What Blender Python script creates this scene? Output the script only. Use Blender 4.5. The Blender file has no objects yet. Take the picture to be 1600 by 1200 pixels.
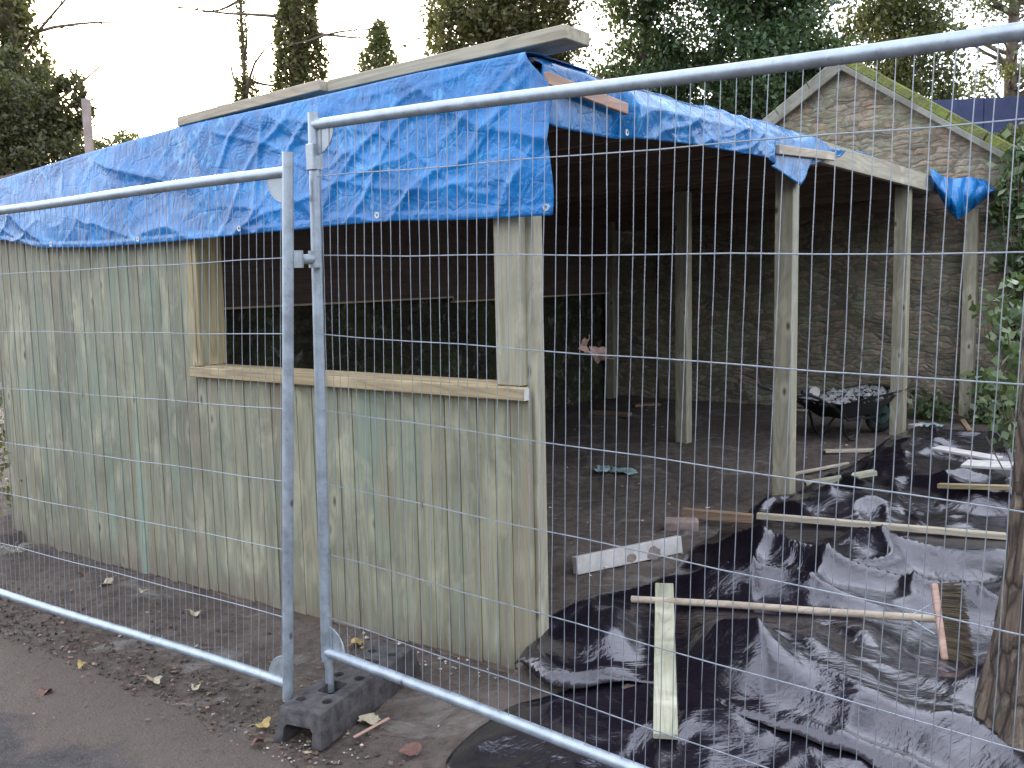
import bpy, bmesh, math, random
import numpy as np
from mathutils import Vector, Matrix, noise
random.seed(7); RNG = np.random.default_rng(7)
sc = bpy.context.scene; COL = sc.collection
PI = math.pi
# ------------------------------------------------------------ camera
FPX = 1484.0; PITCH = math.atan(171/1484.0); ROLL = .0214; EYE = 1.6
cF = Vector((0, math.cos(PITCH), -math.sin(PITCH))); _U = Vector((0, math.sin(PITCH), math.cos(PITCH))); _R = Vector((1, 0, 0))
cU = _U*math.cos(ROLL)+_R*math.sin(ROLL); cR = _R*math.cos(ROLL)-_U*math.sin(ROLL)
cam = bpy.data.cameras.new('camera'); co = bpy.data.objects.new('camera', cam); COL.objects.link(co)
co.matrix_world = Matrix(((cR.x, cU.x, -cF.x, 0), (cR.y, cU.y, -cF.y, 0), (cR.z, cU.z, -cF.z, EYE), (0, 0, 0, 1)))
cam.sensor_width = 36; cam.lens = FPX*36/1600; cam.clip_end = 2000; cam.clip_start = .05
sc.camera = co
CAM = Vector((0, 0, EYE))
# surveying helpers: where a sight line meets the ground / a wall plane
def ray(x, y): return cF + cR*((x-800)/FPX) + cU*((600-y)/FPX)
def gz(x, y, z=0.0):
    d = ray(x, y); return CAM + d*((z-EYE)/d.z)
def atd(x, y, D):
    d = ray(x, y); return CAM + d*(D/d.y)
# shed frame: origin at the corner post, X = -s (towards the open side), Y = t (depth)
OX, OY = .083, 4.024; AX, AY = -.808, .589; BX, BY = .589, .808
ROTZ = math.atan2(-.589, .808)
def W(s, t, z=0.0): return Vector((OX+s*AX+t*BX, OY+s*AY+t*BY, z))
def ST(x, y): return (x-OX)*AX+(y-OY)*AY, (x-OX)*BX+(y-OY)*BY
# ------------------------------------------------------------ helpers
def link(name, me, mat=None, parent=None, smooth=False):
    o = bpy.data.objects.new(name, me); COL.objects.link(o)
    if mat: me.materials.append(mat)
    if parent: o.parent = parent
    if smooth: me.shade_smooth()
    return o
def tag(o, label=None, cat=None, group=None, kind=None):
    if label: o['label'] = label
    if cat: o['category'] = cat
    if group: o['group'] = group
    if kind: o['kind'] = kind
    return o
def empty(name, loc=(0, 0, 0), rz=0, label=None, cat=None, group=None):
    o = bpy.data.objects.new(name, None); COL.objects.link(o); o.empty_display_size = .1
    o.location = loc; o.rotation_euler = (0, 0, rz)
    return tag(o, label, cat, group)
class MB:
    def __init__(s): s.v = []; s.f = []
    def add(s, vs, fs):
        n = len(s.v); s.v += [tuple(v) for v in vs]; s.f += [tuple(i+n for i in f) for f in fs]
    def box(s, c, h, M=None, bev=0.0, jit=0.0):
        cx, cy, cz = c; hx, hy, hz = h
        if bev <= 0:
            vs = [Vector((cx+i*hx, cy+j*hy, cz+k*hz)) for i in (-1, 1) for j in (-1, 1) for k in (-1, 1)]
            fs = [(0,1,3,2),(4,6,7,5),(0,4,5,1),(2,3,7,6),(0,2,6,4),(1,5,7,3)]
        else:
            bm = bmesh.new(); bmesh.ops.create_cube(bm, size=1)
            for v in bm.verts: v.co = Vector((v.co.x*2*hx, v.co.y*2*hy, v.co.z*2*hz))
            bmesh.ops.bevel(bm, geom=bm.edges[:], offset=bev, segments=1, profile=.5, affect='EDGES')
            vs = [v.co+Vector(c) for v in bm.verts]; bm.verts.index_update(); fs = [tuple(v.index for v in f.verts) for f in bm.faces]; bm.free()
        if jit: vs = [v+Vector((random.uniform(-jit, jit), random.uniform(-jit, jit), random.uniform(-jit, jit))) for v in vs]
        if M is not None: vs = [M @ v for v in vs]
        s.add(vs, fs)
    def tube(s, pts, r, n=8, caps=True):
        pts = [Vector(p) for p in pts]; rs = r if isinstance(r, (list, tuple)) else [r]*len(pts)
        vs = []; up = None
        for i, p in enumerate(pts):
            d = (pts[min(i+1, len(pts)-1)]-pts[max(i-1, 0)]).normalized()
            if up is None: up = Vector((0, 0, 1)) if abs(d.z) < .9 else Vector((1, 0, 0))
            x = up.cross(d)
            if x.length < 1e-4: x = Vector((1, 0, 0)).cross(d)
            x.normalize(); y = d.cross(x); up = y
            for k in range(n):
                a = 2*PI*k/n; vs.append(p+(x*math.cos(a)+y*math.sin(a))*rs[i])
        fs = []
        for i in range(len(pts)-1):
            for k in range(n):
                a = i*n+k; b = i*n+(k+1) % n; fs.append((a, b, b+n, a+n))
        if caps: fs.append(tuple(range(n-1, -1, -1))); fs.append(tuple(range((len(pts)-1)*n, len(pts)*n)))
        s.add(vs, fs)
    def build(s, name, mat, parent=None, smooth=False):
        me = bpy.data.meshes.new(name); me.from_pydata(s.v, [], s.f); me.validate(); me.update()
        if smooth:
            me.shade_smooth()
            try: me.set_sharp_from_angle(angle=math.radians(40))
            except Exception: pass
        return link(name, me, mat, parent)
def grid_mesh(name, P, mat, parent=None, mask=None, thick=0, smooth=True, relax=0):
    """P: (n,m,3) numpy"""
    n, m = P.shape[:2]
    idx = np.arange(n*m).reshape(n, m)
    q = np.stack([idx[:-1, :-1], idx[1:, :-1], idx[1:, 1:], idx[:-1, 1:]], -1).reshape(-1, 4)
    if mask is not None: q = q[mask.reshape(-1)]
    used = np.unique(q); rm = np.full(n*m, -1); rm[used] = np.arange(len(used)); q = rm[q]; V = P.reshape(-1, 3)[used]
    if relax:        # smooth the cut edge so it does not follow the grid
        e = np.concatenate([q[:, [0, 1]], q[:, [1, 2]], q[:, [2, 3]], q[:, [3, 0]]]); es = np.sort(e, 1); u_, c_ = np.unique(es, axis=0, return_counts=True); be = u_[c_ == 1]
        V = V.copy()
        for _ in range(relax):
            S = np.zeros_like(V); K = np.zeros(len(V))
            for a, b in ((0, 1), (1, 0)): np.add.at(S, be[:, a], V[be[:, b]]); np.add.at(K, be[:, a], 1)
            k = K > 0; V[k] = V[k]*.5+.5*S[k]/K[k][:, None]
    me = bpy.data.meshes.new(name); me.vertices.add(len(V)); me.vertices.foreach_set('co', V.astype(np.float32).ravel())
    me.loops.add(q.size); me.loops.foreach_set('vertex_index', q.ravel().astype(np.int32))
    me.polygons.add(len(q)); me.polygons.foreach_set('loop_start', np.arange(0, q.size, 4, dtype=np.int32)); me.polygons.foreach_set('loop_total', np.full(len(q), 4, np.int32))
    me.update(calc_edges=True); me.validate()
    o = link(name, me, mat, parent, smooth)
    if thick:
        md = o.modifiers.new('thickness', 'SOLIDIFY'); md.thickness = thick; md.offset = 0
    return o
def quads_mesh(name, V, mat, parent=None, smooth=False):
    """V: (n,4,3)"""
    n = len(V); me = bpy.data.meshes.new(name); me.vertices.add(n*4); me.vertices.foreach_set('co', V.astype(np.float32).ravel())
    me.loops.add(n*4); me.loops.foreach_set('vertex_index', np.arange(n*4, dtype=np.int32))
    me.polygons.add(n); me.polygons.foreach_set('loop_start', np.arange(0, n*4, 4, dtype=np.int32)); me.polygons.foreach_set('loop_total', np.full(n, 4, np.int32))
    me.update(calc_edges=True); me.validate()
    return link(name, me, mat, parent, smooth)
def leaf_quads(C, size, asp=.55, flat=0.0):
    n = len(C); d = RNG.normal(size=(n, 3)); d[:, 2] = d[:, 2]*(1-flat)-.25; d /= np.linalg.norm(d, axis=1)[:, None]
    e = RNG.normal(size=(n, 3)); e -= (e*d).sum(1)[:, None]*d; e /= np.linalg.norm(e, axis=1)[:, None]
    L = (size*RNG.uniform(.6, 1.35, n))[:, None]
    nn = np.cross(d, e)
    p0 = C-d*L*.5; p2 = C+d*L*.5; p1 = C+e*L*asp*.5+d*L*-.05+nn*L*.08; p3 = C-e*L*asp*.5+d*L*-.05+nn*L*.08
    return np.stack([p0, p1, p2, p3], 1)
def sstep(a, b, x):
    t = max(0, min(1, (x-a)/(b-a))); return t*t*(3-2*t)
def nz(x, y, z=0): return noise.noise(Vector((x, y, z)))
def rdg(x, y, z=0): return 1-abs(noise.noise(Vector((x, y, z))))*2
# ------------------------------------------------------------ materials
class NT:
    def __init__(s, name):
        s.m = bpy.data.materials.new(name); s.m.use_nodes = True; s.t = s.m.node_tree; s.n = s.t.nodes; s.l = s.t.links
        s.b = s.n['Principled BSDF']; s.out = s.n['Material Output']
        s.co = s.n.new('ShaderNodeTexCoord').outputs['Object']
    def mapping(s, scale, rot=(0, 0, 0), src=None):
        m = s.n.new('ShaderNodeMapping'); m.inputs['Scale'].default_value = scale; m.inputs['Rotation'].default_value = rot
        s.l.new(src or s.co, m.inputs['Vector']); return m.outputs[0]
    def noise(s, scale, vec=None, detail=5, rough=.6, dist=0, out=0):
        n = s.n.new('ShaderNodeTexNoise'); n.inputs['Scale'].default_value = scale; n.inputs['Detail'].default_value = detail
        n.inputs['Roughness'].default_value = rough; n.inputs['Distortion'].default_value = dist
        s.l.new(vec or s.co, n.inputs['Vector']); return n.outputs[out]
    def vor(s, scale, vec=None, feat='F1', out='Distance', rnd=1):
        n = s.n.new('ShaderNodeTexVoronoi'); n.feature = feat; n.inputs['Scale'].default_value = scale; n.inputs['Randomness'].default_value = rnd
        s.l.new(vec or s.co, n.inputs['Vector']); return n.outputs[out]
    def ramp(s, src, stops, interp='LINEAR'):
        r = s.n.new('ShaderNodeValToRGB'); r.color_ramp.interpolation = interp; e = r.color_ramp.elements
        while len(e) < len(stops): e.new(.5)
        for i, (p, c) in enumerate(stops):
            e[i].position = p; e[i].color = (c, c, c, 1) if isinstance(c, (int, float)) else (*c, 1)
        s.l.new(src, r.inputs[0]); return r.outputs[0]
    def mix(s, f, a, b, mode='MIX'):
        n = s.n.new('ShaderNodeMix'); n.data_type = 'RGBA'; n.blend_type = mode
        for q, v in ((0, f), (6, a), (7, b)):
            sock = n.inputs[q]
            if isinstance(v, (int, float)): sock.default_value = v if q == 0 else (v, v, v, 1)
            elif isinstance(v, tuple): sock.default_value = (*v, 1)
            else: s.l.new(v, sock)
        return n.outputs[2]
    def math(s, op, a, b=0.0):
        n = s.n.new('ShaderNodeMath'); n.operation = op
        for i, v in enumerate((a, b)):
            if isinstance(v, (int, float)): n.inputs[i].default_value = v
            else: s.l.new(v, n.inputs[i])
        return n.outputs[0]
    def island(s):
        return s.n.new('ShaderNodeNewGeometry').outputs['Random Per Island']
    def bump(s, h, strength=.5, dist=.01, prev=None):
        b = s.n.new('ShaderNodeBump'); b.inputs['Strength'].default_value = strength; b.inputs['Distance'].default_value = dist
        s.l.new(h, b.inputs['Height'])
        if prev: s.l.new(prev, b.inputs['Normal'])
        s.l.new(b.outputs[0], s.b.inputs['Normal']); return b.outputs[0]
    def set(s, col=None, rough=None, metal=None, spec=None, **k):
        for key, v in (('Base Color', col), ('Roughness', rough), ('Metallic', metal), ('Specular IOR Level', spec)):
            if v is None: continue
            if isinstance(v, tuple): s.b.inputs[key].default_value = (*v, 1)
            elif isinstance(v, (int, float)): s.b.inputs[key].default_value = v
            else: s.l.new(v, s.b.inputs[key])
        return s.m

def wood(name, c_lo, c_hi, axis='x', island=True, green=None, knots=True, dark=(.05, .035, .02), rough=.75, nscale=1.0, islvar=.5, stain=None):
    m = NT(name)
    isl = m.island()
    # shift the pattern per board
    add = m.n.new('ShaderNodeVectorMath'); add.operation = 'ADD'; sc_ = m.n.new('ShaderNodeVectorMath'); sc_.operation = 'SCALE'
    sc_.inputs[0].default_value = (7.3, 5.1, 3.7); m.l.new(isl, sc_.inputs[3]); m.l.new(m.co, add.inputs[0]); m.l.new(sc_.outputs[0], add.inputs[1])
    v = add.outputs[0] if island else m.co
    st = {'x': (.3, 5, 5), 'z': (5, 5, .3), 'y': (5, .3, 5)}[axis]
    g1 = m.noise(4*nscale, m.mapping(st, src=v), 6, .65, .06)
    st2 = tuple(x*4 if x > 1 else x*1.5 for x in st)
    g2 = m.noise(3*nscale, m.mapping(st2, src=v), 3, .6)
    # cathedral grain
    cn = m.noise(1.0, m.mapping({'x': (.55, 7, 7), 'z': (7, 7, .55), 'y': (7, .55, 7)}[axis], src=v), 1.5, .45, .25)
    wvo = m.math('FRACT', m.math('MULTIPLY', cn, 17.0))
    base = m.mix(m.ramp(g1, [(.3, 0.), (.7, 1.)]), c_lo, c_hi)
    base = m.mix(m.math('MULTIPLY', m.ramp(wvo, [(.0, .5), (.10, 1.), (.34, 0.), (.8, 0.), (1., .5)]), .52), base, tuple(x*.5 for x in c_lo))
    base = m.mix(m.math('MULTIPLY', m.ramp(g2, [(.35, 1.), (.6, 0.)]), .22), base, tuple(x*.5 for x in c_lo))
    if island:
        hue = m.ramp(isl, [(0., tuple(x*.72 for x in c_lo)), (.25, c_hi), (.5, tuple(x*.85 for x in c_hi)), (.75, (c_hi[0]*.8, c_hi[1]*.85, c_hi[2]*.8)), (1., tuple(x*1.12 for x in c_hi))])
        base = m.mix(islvar, base, m.mix(1.0, base, m.math('MULTIPLY', isl, 1), 'MULTIPLY')) if False else m.mix(islvar*.7, base, hue)
        # push grain back over the board tone
        base = m.mix(m.math('MULTIPLY', m.ramp(g1, [(.36, 1.), (.55, 0.)]), .3), base, tuple(x*.7 for x in c_lo))
    if green:
        gm = m.noise(1.3, m.mapping({'x': (.5, 2, 2), 'z': (2.2, 2.2, .45), 'y': (2, .5, 2)}[axis], src=m.co), 4, .6, .4)
        base = m.mix(m.ramp(gm, [(.50, 0.), (.70, .6)]), base, green)
        if stain: base = m.mix(m.ramp(m.noise(1.9, m.mapping((2.6, 2.6, .55), src=v), 4, .6, .3), [(.50, 0.), (.68, .65)]), base, (.235, .185, .125))
        blo = m.noise(2.3, m.co, 4, .6, .6)
        base = m.mix(m.ramp(blo, [(.52, 0.), (.75, .5)]), base, tuple(x*.55 for x in c_lo))
        base = m.mix(m.ramp(m.noise(3.1, m.mapping((1.6, 1, .8)), 4, .6, .6), [(.55, 0.), (.72, .6)]), base, tuple(min(1, x*1.3) for x in c_hi))
    if knots:
        kv = m.mapping({'x': (2.1, 4.5, 4.5), 'z': (4.5, 4.5, 2.1), 'y': (4.5, 2.1, 4.5)}[axis], src=v)
        kd = m.vor(1.25, kv)
        base = m.mix(m.ramp(kd, [(.06, .0), (.12, .45), (.27, 0.)]), base, tuple(min(1, x*1.25) for x in c_hi))
        base = m.mix(m.ramp(kd, [(.035, .85), (.06, .4), (.09, 0.)]), base, dark)
    if stain:
        sz = m.n.new('ShaderNodeSeparateXYZ'); m.l.new(m.co, sz.inputs[0]); spl = m.math('ADD', sz.outputs[2], m.math('MULTIPLY', m.noise(7, m.mapping((1, 1, .35)), 6, .7), -.30))
        base = m.mix(m.ramp(m.math('ADD', spl, .45), [(.16, .55), (.30, 0.)]), base, (.13, .10, .075))   # mud splashes along the foot
        sx = m.n.new('ShaderNodeSeparateXYZ'); m.l.new(m.co, sx.inputs[0]); wob = m.noise(2.0, m.mapping((.2, .2, 1.2)), 3)
        dd_ = m.math('ABSOLUTE', m.math('ADD', m.math('SUBTRACT', sx.outputs[0], stain[0]), m.math('MULTIPLY', m.math('SUBTRACT', wob, .5), .06)))
        k_ = m.ramp(m.math('DIVIDE', dd_, stain[1]), [(.25, .75), (1., 0.)])
        base = m.mix(m.math('MULTIPLY', k_, m.ramp(sx.outputs[2], [(.2, .8), (.9, .3)])), base, (.20, .30, .24))
    m.set(base, m.ramp(g1, [(.3, rough-.08), (.7, rough+.1)]), 0, .3)
    m.bump(m.math('ADD', m.math('MULTIPLY', g1, .6), m.math('MULTIPLY', g2, .6)), .5, .004)
    return m.m
M = {}
M['clad'] = wood('green_treated_cladding', (.145, .145, .10), (.315, .30, .205), 'z', green=(.175, .245, .185), islvar=.55, stain=(-2.93, .055))
M['post'] = wood('sawn_post_timber', (.24, .215, .15), (.42, .385, .285), 'z', green=(.28, .265, .20))
M['frame'] = wood('window_frame_timber', (.21, .17, .085), (.43, .35, .2), 'z', green=None)
M['sill'] = wood('sill_timber', (.20, .14, .075), (.44, .35, .21), 'x')
M['beam'] = wood('roof_beam_timber', (.2, .18, .13), (.40, .37, .29), 'y')
M['plankx'] = wood('offcut_timber', (.25, .24, .16), (.43, .415, .31), 'x', green=(.30, .33, .22))
M['pale'] = wood('pale_batten_timber', (.30, .24, .17), (.52, .45, .35), 'x')
M['brown'] = wood('brown_timber', (.14, .09, .055), (.30, .2, .13), 'x')
M['pink'] = wood('pinkish_batten_timber', (.30, .18, .13), (.48, .32, .25), 'y')
M['roofx'] = wood('roof_plank_timber', (.24, .21, .15), (.46, .41, .31), 'x')
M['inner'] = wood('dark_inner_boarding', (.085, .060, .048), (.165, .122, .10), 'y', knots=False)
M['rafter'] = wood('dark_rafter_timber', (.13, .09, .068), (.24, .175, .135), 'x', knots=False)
M['rawedge'] = wood('raw_board_edge', (.55, .45, .30), (.75, .64, .46), 'y', knots=False)

def mk_soil(name, c1, c2, asphalt=False):
    m = NT(name)
    n1 = m.noise(1.1, None, 8, .65, .4); n2 = m.noise(14, None, 6, .7); n3 = m.noise(90, None, 3, .7)
    base = m.mix(m.ramp(n1, [(.35, 0.), (.65, 1.)]), c1, c2)
    base = m.mix(m.math('MULTIPLY', m.ramp(n2, [(.35, 1.), (.55, 0.)]), .6), base, tuple(x*.45 for x in c1))
    base = m.mix(m.math('MULTIPLY', m.ramp(n3, [(.60, 0.), (.72, 1.)]), .4), base, tuple(x*1.7 for x in c2))
    if not asphalt:   # pale dried slurry patches
        n4 = m.noise(1.6, m.mapping((1, 2.2, 1), (0, 0, .6)), 6, .7, .8)
        base = m.mix(m.ramp(n4, [(.55, 0.), (.68, .6)]), base, (.25, .235, .215))
    else:             # earth trodden over the tarmac, thicker towards the verge
        n5 = m.noise(2.2, None, 7, .7, .5)
        at = m.n.new('ShaderNodeAttribute'); at.attribute_name = 'dirt'
        n5 = m.math('ADD', n5, m.math('MULTIPLY', at.outputs['Fac'], .35))
        base = m.mix(m.ramp(n5, [(.50, 0.), (.64, .95)]), base, (.098, .076, .062))
        ch = m.vor(95, None); base = m.mix(m.ramp(ch, [(.12, .55), (.26, 0.)]), base, (.21, .19, .18))
        ch2 = m.vor(60, m.mapping((1, 1, 1), (0, 0, .8))); base = m.mix(m.ramp(ch2, [(.10, .7), (.25, 0.)]), base, (.02, .017, .015))
    m.set(base, m.ramp(n1, [(.3, .75), (.7, .95)]), 0, .25)
    h = m.math('ADD', m.math('MULTIPLY', n2, 1.), m.math('MULTIPLY', n3, .35 if not asphalt else .5))
    m.bump(h, .9 if not asphalt else .8, .035 if not asphalt else .02)
    return m.m
M['soil'] = mk_soil('dark_soil', (.078, .060, .050), (.138, .110, .092))
M['path'] = mk_soil('worn_tarmac', (.038, .034, .035), (.066, .060, .060), True)

m = NT('blue_tarp')
cv = m.noise(2.2, m.mapping((1, 1, 1.3)), 5, .6, 1.2)
weave = m.noise(260, m.mapping((1, 1, 1)), 1, .5)
sheen_patch = m.noise(5, m.mapping((1.5, 1.5, .9)), 6, .7, 1.4)
col = m.mix(m.ramp(cv, [(.35, 0.), (.65, 1.)]), (.001, .105, .32), (.001, .20, .54))
sheen_strk = m.noise(3.2, m.mapping((1.0, 1.0, 2.2), (0, .75, 0)), 6, .68, 1.6)
col = m.mix(m.ramp(sheen_strk, [(.53, 0.), (.64, .55)]), col, (.03, .30, .68))  # lighter streaks: sheen of the weave painted into the base colour
col = m.mix(m.ramp(sheen_patch, [(.58, 0.), (.66, .6)]), col, (.14, .48, .80))  # pale cyan highlights painted into the colour, over worn weave
m.set(col, m.ramp(sheen_patch, [(.35, .10), (.65, .24)]), 0, .45)
m.b.inputs['Coat Weight'].default_value = .25; m.b.inputs['Coat Roughness'].default_value = .08
wt = m.n.new('ShaderNodeVectorMath'); wt.operation = 'MULTIPLY_ADD'; m.l.new(m.noise(2.5, None, 3, .6, 0, 1), wt.inputs[0]); wt.inputs[1].default_value = (.25, .25, .25); m.l.new(m.co, wt.inputs[2])
c0 = m.vor(4.2, m.mapping((1, 1, 1.5), (0, .5, 0), src=wt.outputs[0])); c9 = m.vor(11, m.mapping((1, 1, 1.2), (0, -.4, 0), src=wt.outputs[0]))
c1 = m.vor(5.5, m.mapping((1, 1, 1.4), src=None), 'DISTANCE_TO_EDGE'); c2 = m.noise(24, None, 5, .7, 1.0); c3 = m.noise(7, m.mapping((1, 1, .6), (0, .6, 0)), 5, .65, 2.0)
hh = m.math('ADD', m.math('MULTIPLY', m.ramp(c1, [(0., 0.), (.05, 1.)]), .06), m.math('ADD', m.math('MULTIPLY', c2, .10), m.math('MULTIPLY', c3, .7)))
hh = m.math('ADD', hh, m.math('ADD', m.math('MULTIPLY', c0, .2), m.math('MULTIPLY', c9, .05)))
m.bump(hh, .6, .03)
tr = m.n.new('ShaderNodeBsdfTranslucent'); m.l.new(col, tr.inputs[0]); mx = m.n.new('ShaderNodeMixShader'); mx.inputs[0].default_value = .16
m.l.new(m.b.outputs[0], mx.inputs[1]); m.l.new(tr.outputs[0], mx.inputs[2]); m.l.new(mx.outputs[0], m.out.inputs[0])
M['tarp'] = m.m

m = NT('black_polythene')
a1 = m.noise(2.6, None, 4, .55, 1.8); a2 = m.noise(20, m.mapping((1, 1.6, 1)), 4, .6, 1.2); dust = m.noise(1.4, None, 7, .7, .6)
col = m.mix(m.ramp(dust, [(.50, 0.), (.76, .35)]), (.008, .006, .010), (.040, .034, .042))
m.set(col, m.ramp(a1, [(.3, .15), (.7, .27)]), 0, .95)
m.b.inputs['Specular Tint'].default_value = (.96, .92, 1., 1)
m.b.inputs['Coat Weight'].default_value = .2; m.b.inputs['Coat Roughness'].default_value = .15
m.bump(m.math('ADD', m.math('MULTIPLY', a1, .8), m.math('MULTIPLY', a2, .07)), .7, .035)
M['poly'] = m.m

def galv(name, c=(.42, .475, .53), metal=.6, rough=.42):
    m = NT(name)
    n1 = m.noise(18, None, 6, .65); n2 = m.noise(55, None, 3, .6); v = m.vor(9, m.mapping((1, 1, .6)))
    col = m.mix(m.ramp(n1, [(.35, 0.), (.7, 1.)]), tuple(x*.68 for x in c), c)
    col = m.mix(m.ramp(v, [(.05, .85), (.11, 0.)]), col, (.10, .08, .075))
    col = m.mix(m.ramp(n2, [(.62, 0.), (.72, .5)]), col, tuple(x*.4 for x in c))
    m.set(col, m.ramp(n1, [(.3, rough-.1), (.7, rough+.15)]), metal, .5); m.bump(n2, .2, .002); return m.m
M['galv'] = galv('galvanised_steel'); M['wire'] = galv('galvanised_wire', (.33, .36, .40), .5, .45); M['plate'] = galv('pressed_zinc_plate', (.40, .44, .47), .5, .45)

def simple(name, c, rough=.6, metal=0, nsc=8, var=.5, bump=.3, bd=.005, c2=None):
    m = NT(name); n = m.noise(nsc, None, 6, .65, .3)
    m.set(m.mix(m.ramp(n, [(.35, 0.), (.65, 1.)]), tuple(x*(1-var) for x in c), c2 or c), rough, metal, .4); m.bump(n, bump, bd); return m.m
M['block'] = simple('recycled_rubber_foot', (.060, .054, .057), .7, 0, 22, .55, .6, .01, (.085, .076, .076))
M['white'] = simple('flaking_white_paint', (.52, .485, .46), .65, 0, 14, .28, .4, .004)
M['raw'] = simple('bare_timber_patch', (.30, .24, .2), .8, 0, 20, .4, .5, .004)
M['brick'] = simple('dusty_brick', (.30, .22, .19), .9, 0, 20, .4, .6, .006)
M['black'] = simple('black_plastic_tray', (.018, .018, .02), .35, 0, 8, .3, .2)
M['tyre'] = simple('tyre_rubber', (.025, .025, .025), .8, 0, 30, .3, .5)
M['rim'] = simple('green_painted_rim', (.06, .12, .105), .55, 0, 20, .4, .2)
M['rubble'] = simple('mortar_rubble', (.33, .32, .315), .9, 0, 14, .6, .6)
M['leafdry'] = simple('dry_brown_leaf', (.15, .085, .065), .7, 0, 60, .4, .4)
M['leafpale'] = simple('pale_fallen_leaf', (.40, .345, .24), .7, 0, 40, .35, .4)
M['leafyel'] = simple('yellow_fallen_leaf', (.36, .255, .09), .7, 0, 40, .35, .4)
M['leafred'] = simple('rusty_fallen_leaf', (.15, .075, .055), .7, 0, 40, .35, .4)
M['litter'] = (lambda m: (m.set(m.ramp(m.island(), [(0., (.06, .042, .033)), (.6, (.12, .078, .055)), (.9, (.19, .115, .075)), (1., (.32, .25, .16))]), .85), m.m)[1])(NT('mixed_leaf_litter'))
M['clod'] = simple('soil_crumbs', (.09, .066, .055), .95, 0, 30, .5, .8)
M['grit'] = (lambda m: (m.set(m.ramp(m.island(), [(0., (.16, .14, .12)), (.6, (.33, .28, .23)), (1., (.62, .55, .45))]), .9), m.m)[1])(NT('pale_grit'))
M['teal'] = simple('pale_turquoise_film', (.32, .45, .44), .5, 0, 10, .4, .5)
M['bristle'] = (lambda m: (m.set(m.ramp(m.island(), [(0., (.05, .04, .03)), (1., (.20, .155, .10))]), .85), m.m)[1])(NT('broom_bristle'))
M['bluewall'] = simple('dark_blue_felt', (.045, .055, .12), .8, 0, 5, .3, .2)
M['brass'] = simple('dull_eyelet', (.55, .55, .52), .35, .8, 30, .4, .2)
M['weed'] = simple('bleached_stalks', (.45, .42, .36), .8, 0, 40, .3, .2)

def stone(name, tint=(.25, .215, .165), moss=.8, lichen=(.215, .235, .145)):
    m = NT(name)
    wp = m.n.new('ShaderNodeVectorMath'); wp.operation = 'ADD'; nn = m.n.new('ShaderNodeTexNoise'); nn.inputs['Scale'].default_value = 5; nn.inputs['Detail'].default_value = 3
    m.l.new(m.co, nn.inputs[0]); scl = m.n.new('ShaderNodeVectorMath'); scl.operation = 'SCALE'; scl.inputs[3].default_value = .12; m.l.new(nn.outputs[1], scl.inputs[0])
    m.l.new(m.co, wp.inputs[0]); m.l.new(scl.outputs[0], wp.inputs[1])
    vec = m.mapping((5.5, 5.5, 16.), src=wp.outputs[0])
    ve = m.vor(1., vec, 'DISTANCE_TO_EDGE', rnd=.8); vc = m.vor(1., vec, 'F1', 'Color', rnd=.8)
    hs = m.n.new('ShaderNodeSeparateColor'); m.l.new(vc, hs.inputs[0])
    c = m.ramp(hs.outputs[0], [(0., tuple(x*.6 for x in tint)), (.4, tint), (.7, (tint[0]*1.25, tint[1]*1.0, tint[2]*.9)), (1., tuple(x*1.35 for x in tint))])
    c = m.mix(m.ramp(ve, [(.03, .65), (.13, 0.)]), c, tuple(x*.6 for x in tint))
    fine = m.noise(22, None, 6, .7)
    c = m.mix(m.math('MULTIPLY', m.ramp(fine, [(.35, 1.), (.55, 0.)]), .6), c, tuple(x*.35 for x in tint))
    lich = m.noise(2.3, None, 7, .7, .6)
    c = m.mix(m.ramp(lich, [(.45, 0.), (.66, moss*.8)]), c, lichen)
    l2 = m.noise(6, None, 7, .75, .6)
    c = m.mix(m.ramp(l2, [(.55, 0.), (.68, .6)]), c, (.32, .32, .27))
    m.set(c, .92, 0, .2)
    m.bump(m.math('ADD', m.ramp(ve, [(0., 0.), (.25, .9)]), fine), .65, .018); return m.m
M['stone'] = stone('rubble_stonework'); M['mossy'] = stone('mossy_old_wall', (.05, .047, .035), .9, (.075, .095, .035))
m = NT('coping_stone'); n = m.noise(4, None, 7, .7, .5); m.set(m.mix(m.ramp(n, [(.4, 0.), (.62, 1.)]), (.15, .145, .115), (.25, .245, .205)), .9); m.bump(n, .8, .02); M['coping'] = m.m
m = NT('moss_covered_coping'); n = m.noise(6, None, 7, .75, .5); n2 = m.noise(40, None, 4, .7)
m.set(m.mix(m.ramp(n, [(.42, 0.), (.60, 1.)]), (.24, .27, .055), (.15, .15, .07)), .95); m.bump(m.math('ADD', n, n2), 1., .04); M['moss'] = m.m
m = NT('conifer_bark'); mv = m.mapping((5, 5, 1.3)); n = m.noise(3.5, mv, 7, .7, .8); ve = m.vor(5, m.mapping((3, 3, .9)), 'DISTANCE_TO_EDGE'); l = m.noise(5, m.mapping((1.5, 1.5, .7)), 5, .7)
c = m.mix(m.ramp(n, [(.35, 0.), (.65, 1.)]), (.085, .06, .045), (.26, .19, .14)); c = m.mix(m.ramp(l, [(.56, 0.), (.66, .7)]), c, (.27, .33, .22)); c = m.mix(m.ramp(ve, [(.0, .9), (.09, 0.)]), c, (.035, .025, .02))
m.set(c, .95); m.bump(m.math('ADD', n, m.ramp(ve, [(0., 0.), (.2, 1.)])), 1., .04); M['bark'] = m.m
M['twig'] = simple('grey_brown_bark', (.16, .12, .09), .9, 0, 12, .4, .5)
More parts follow.
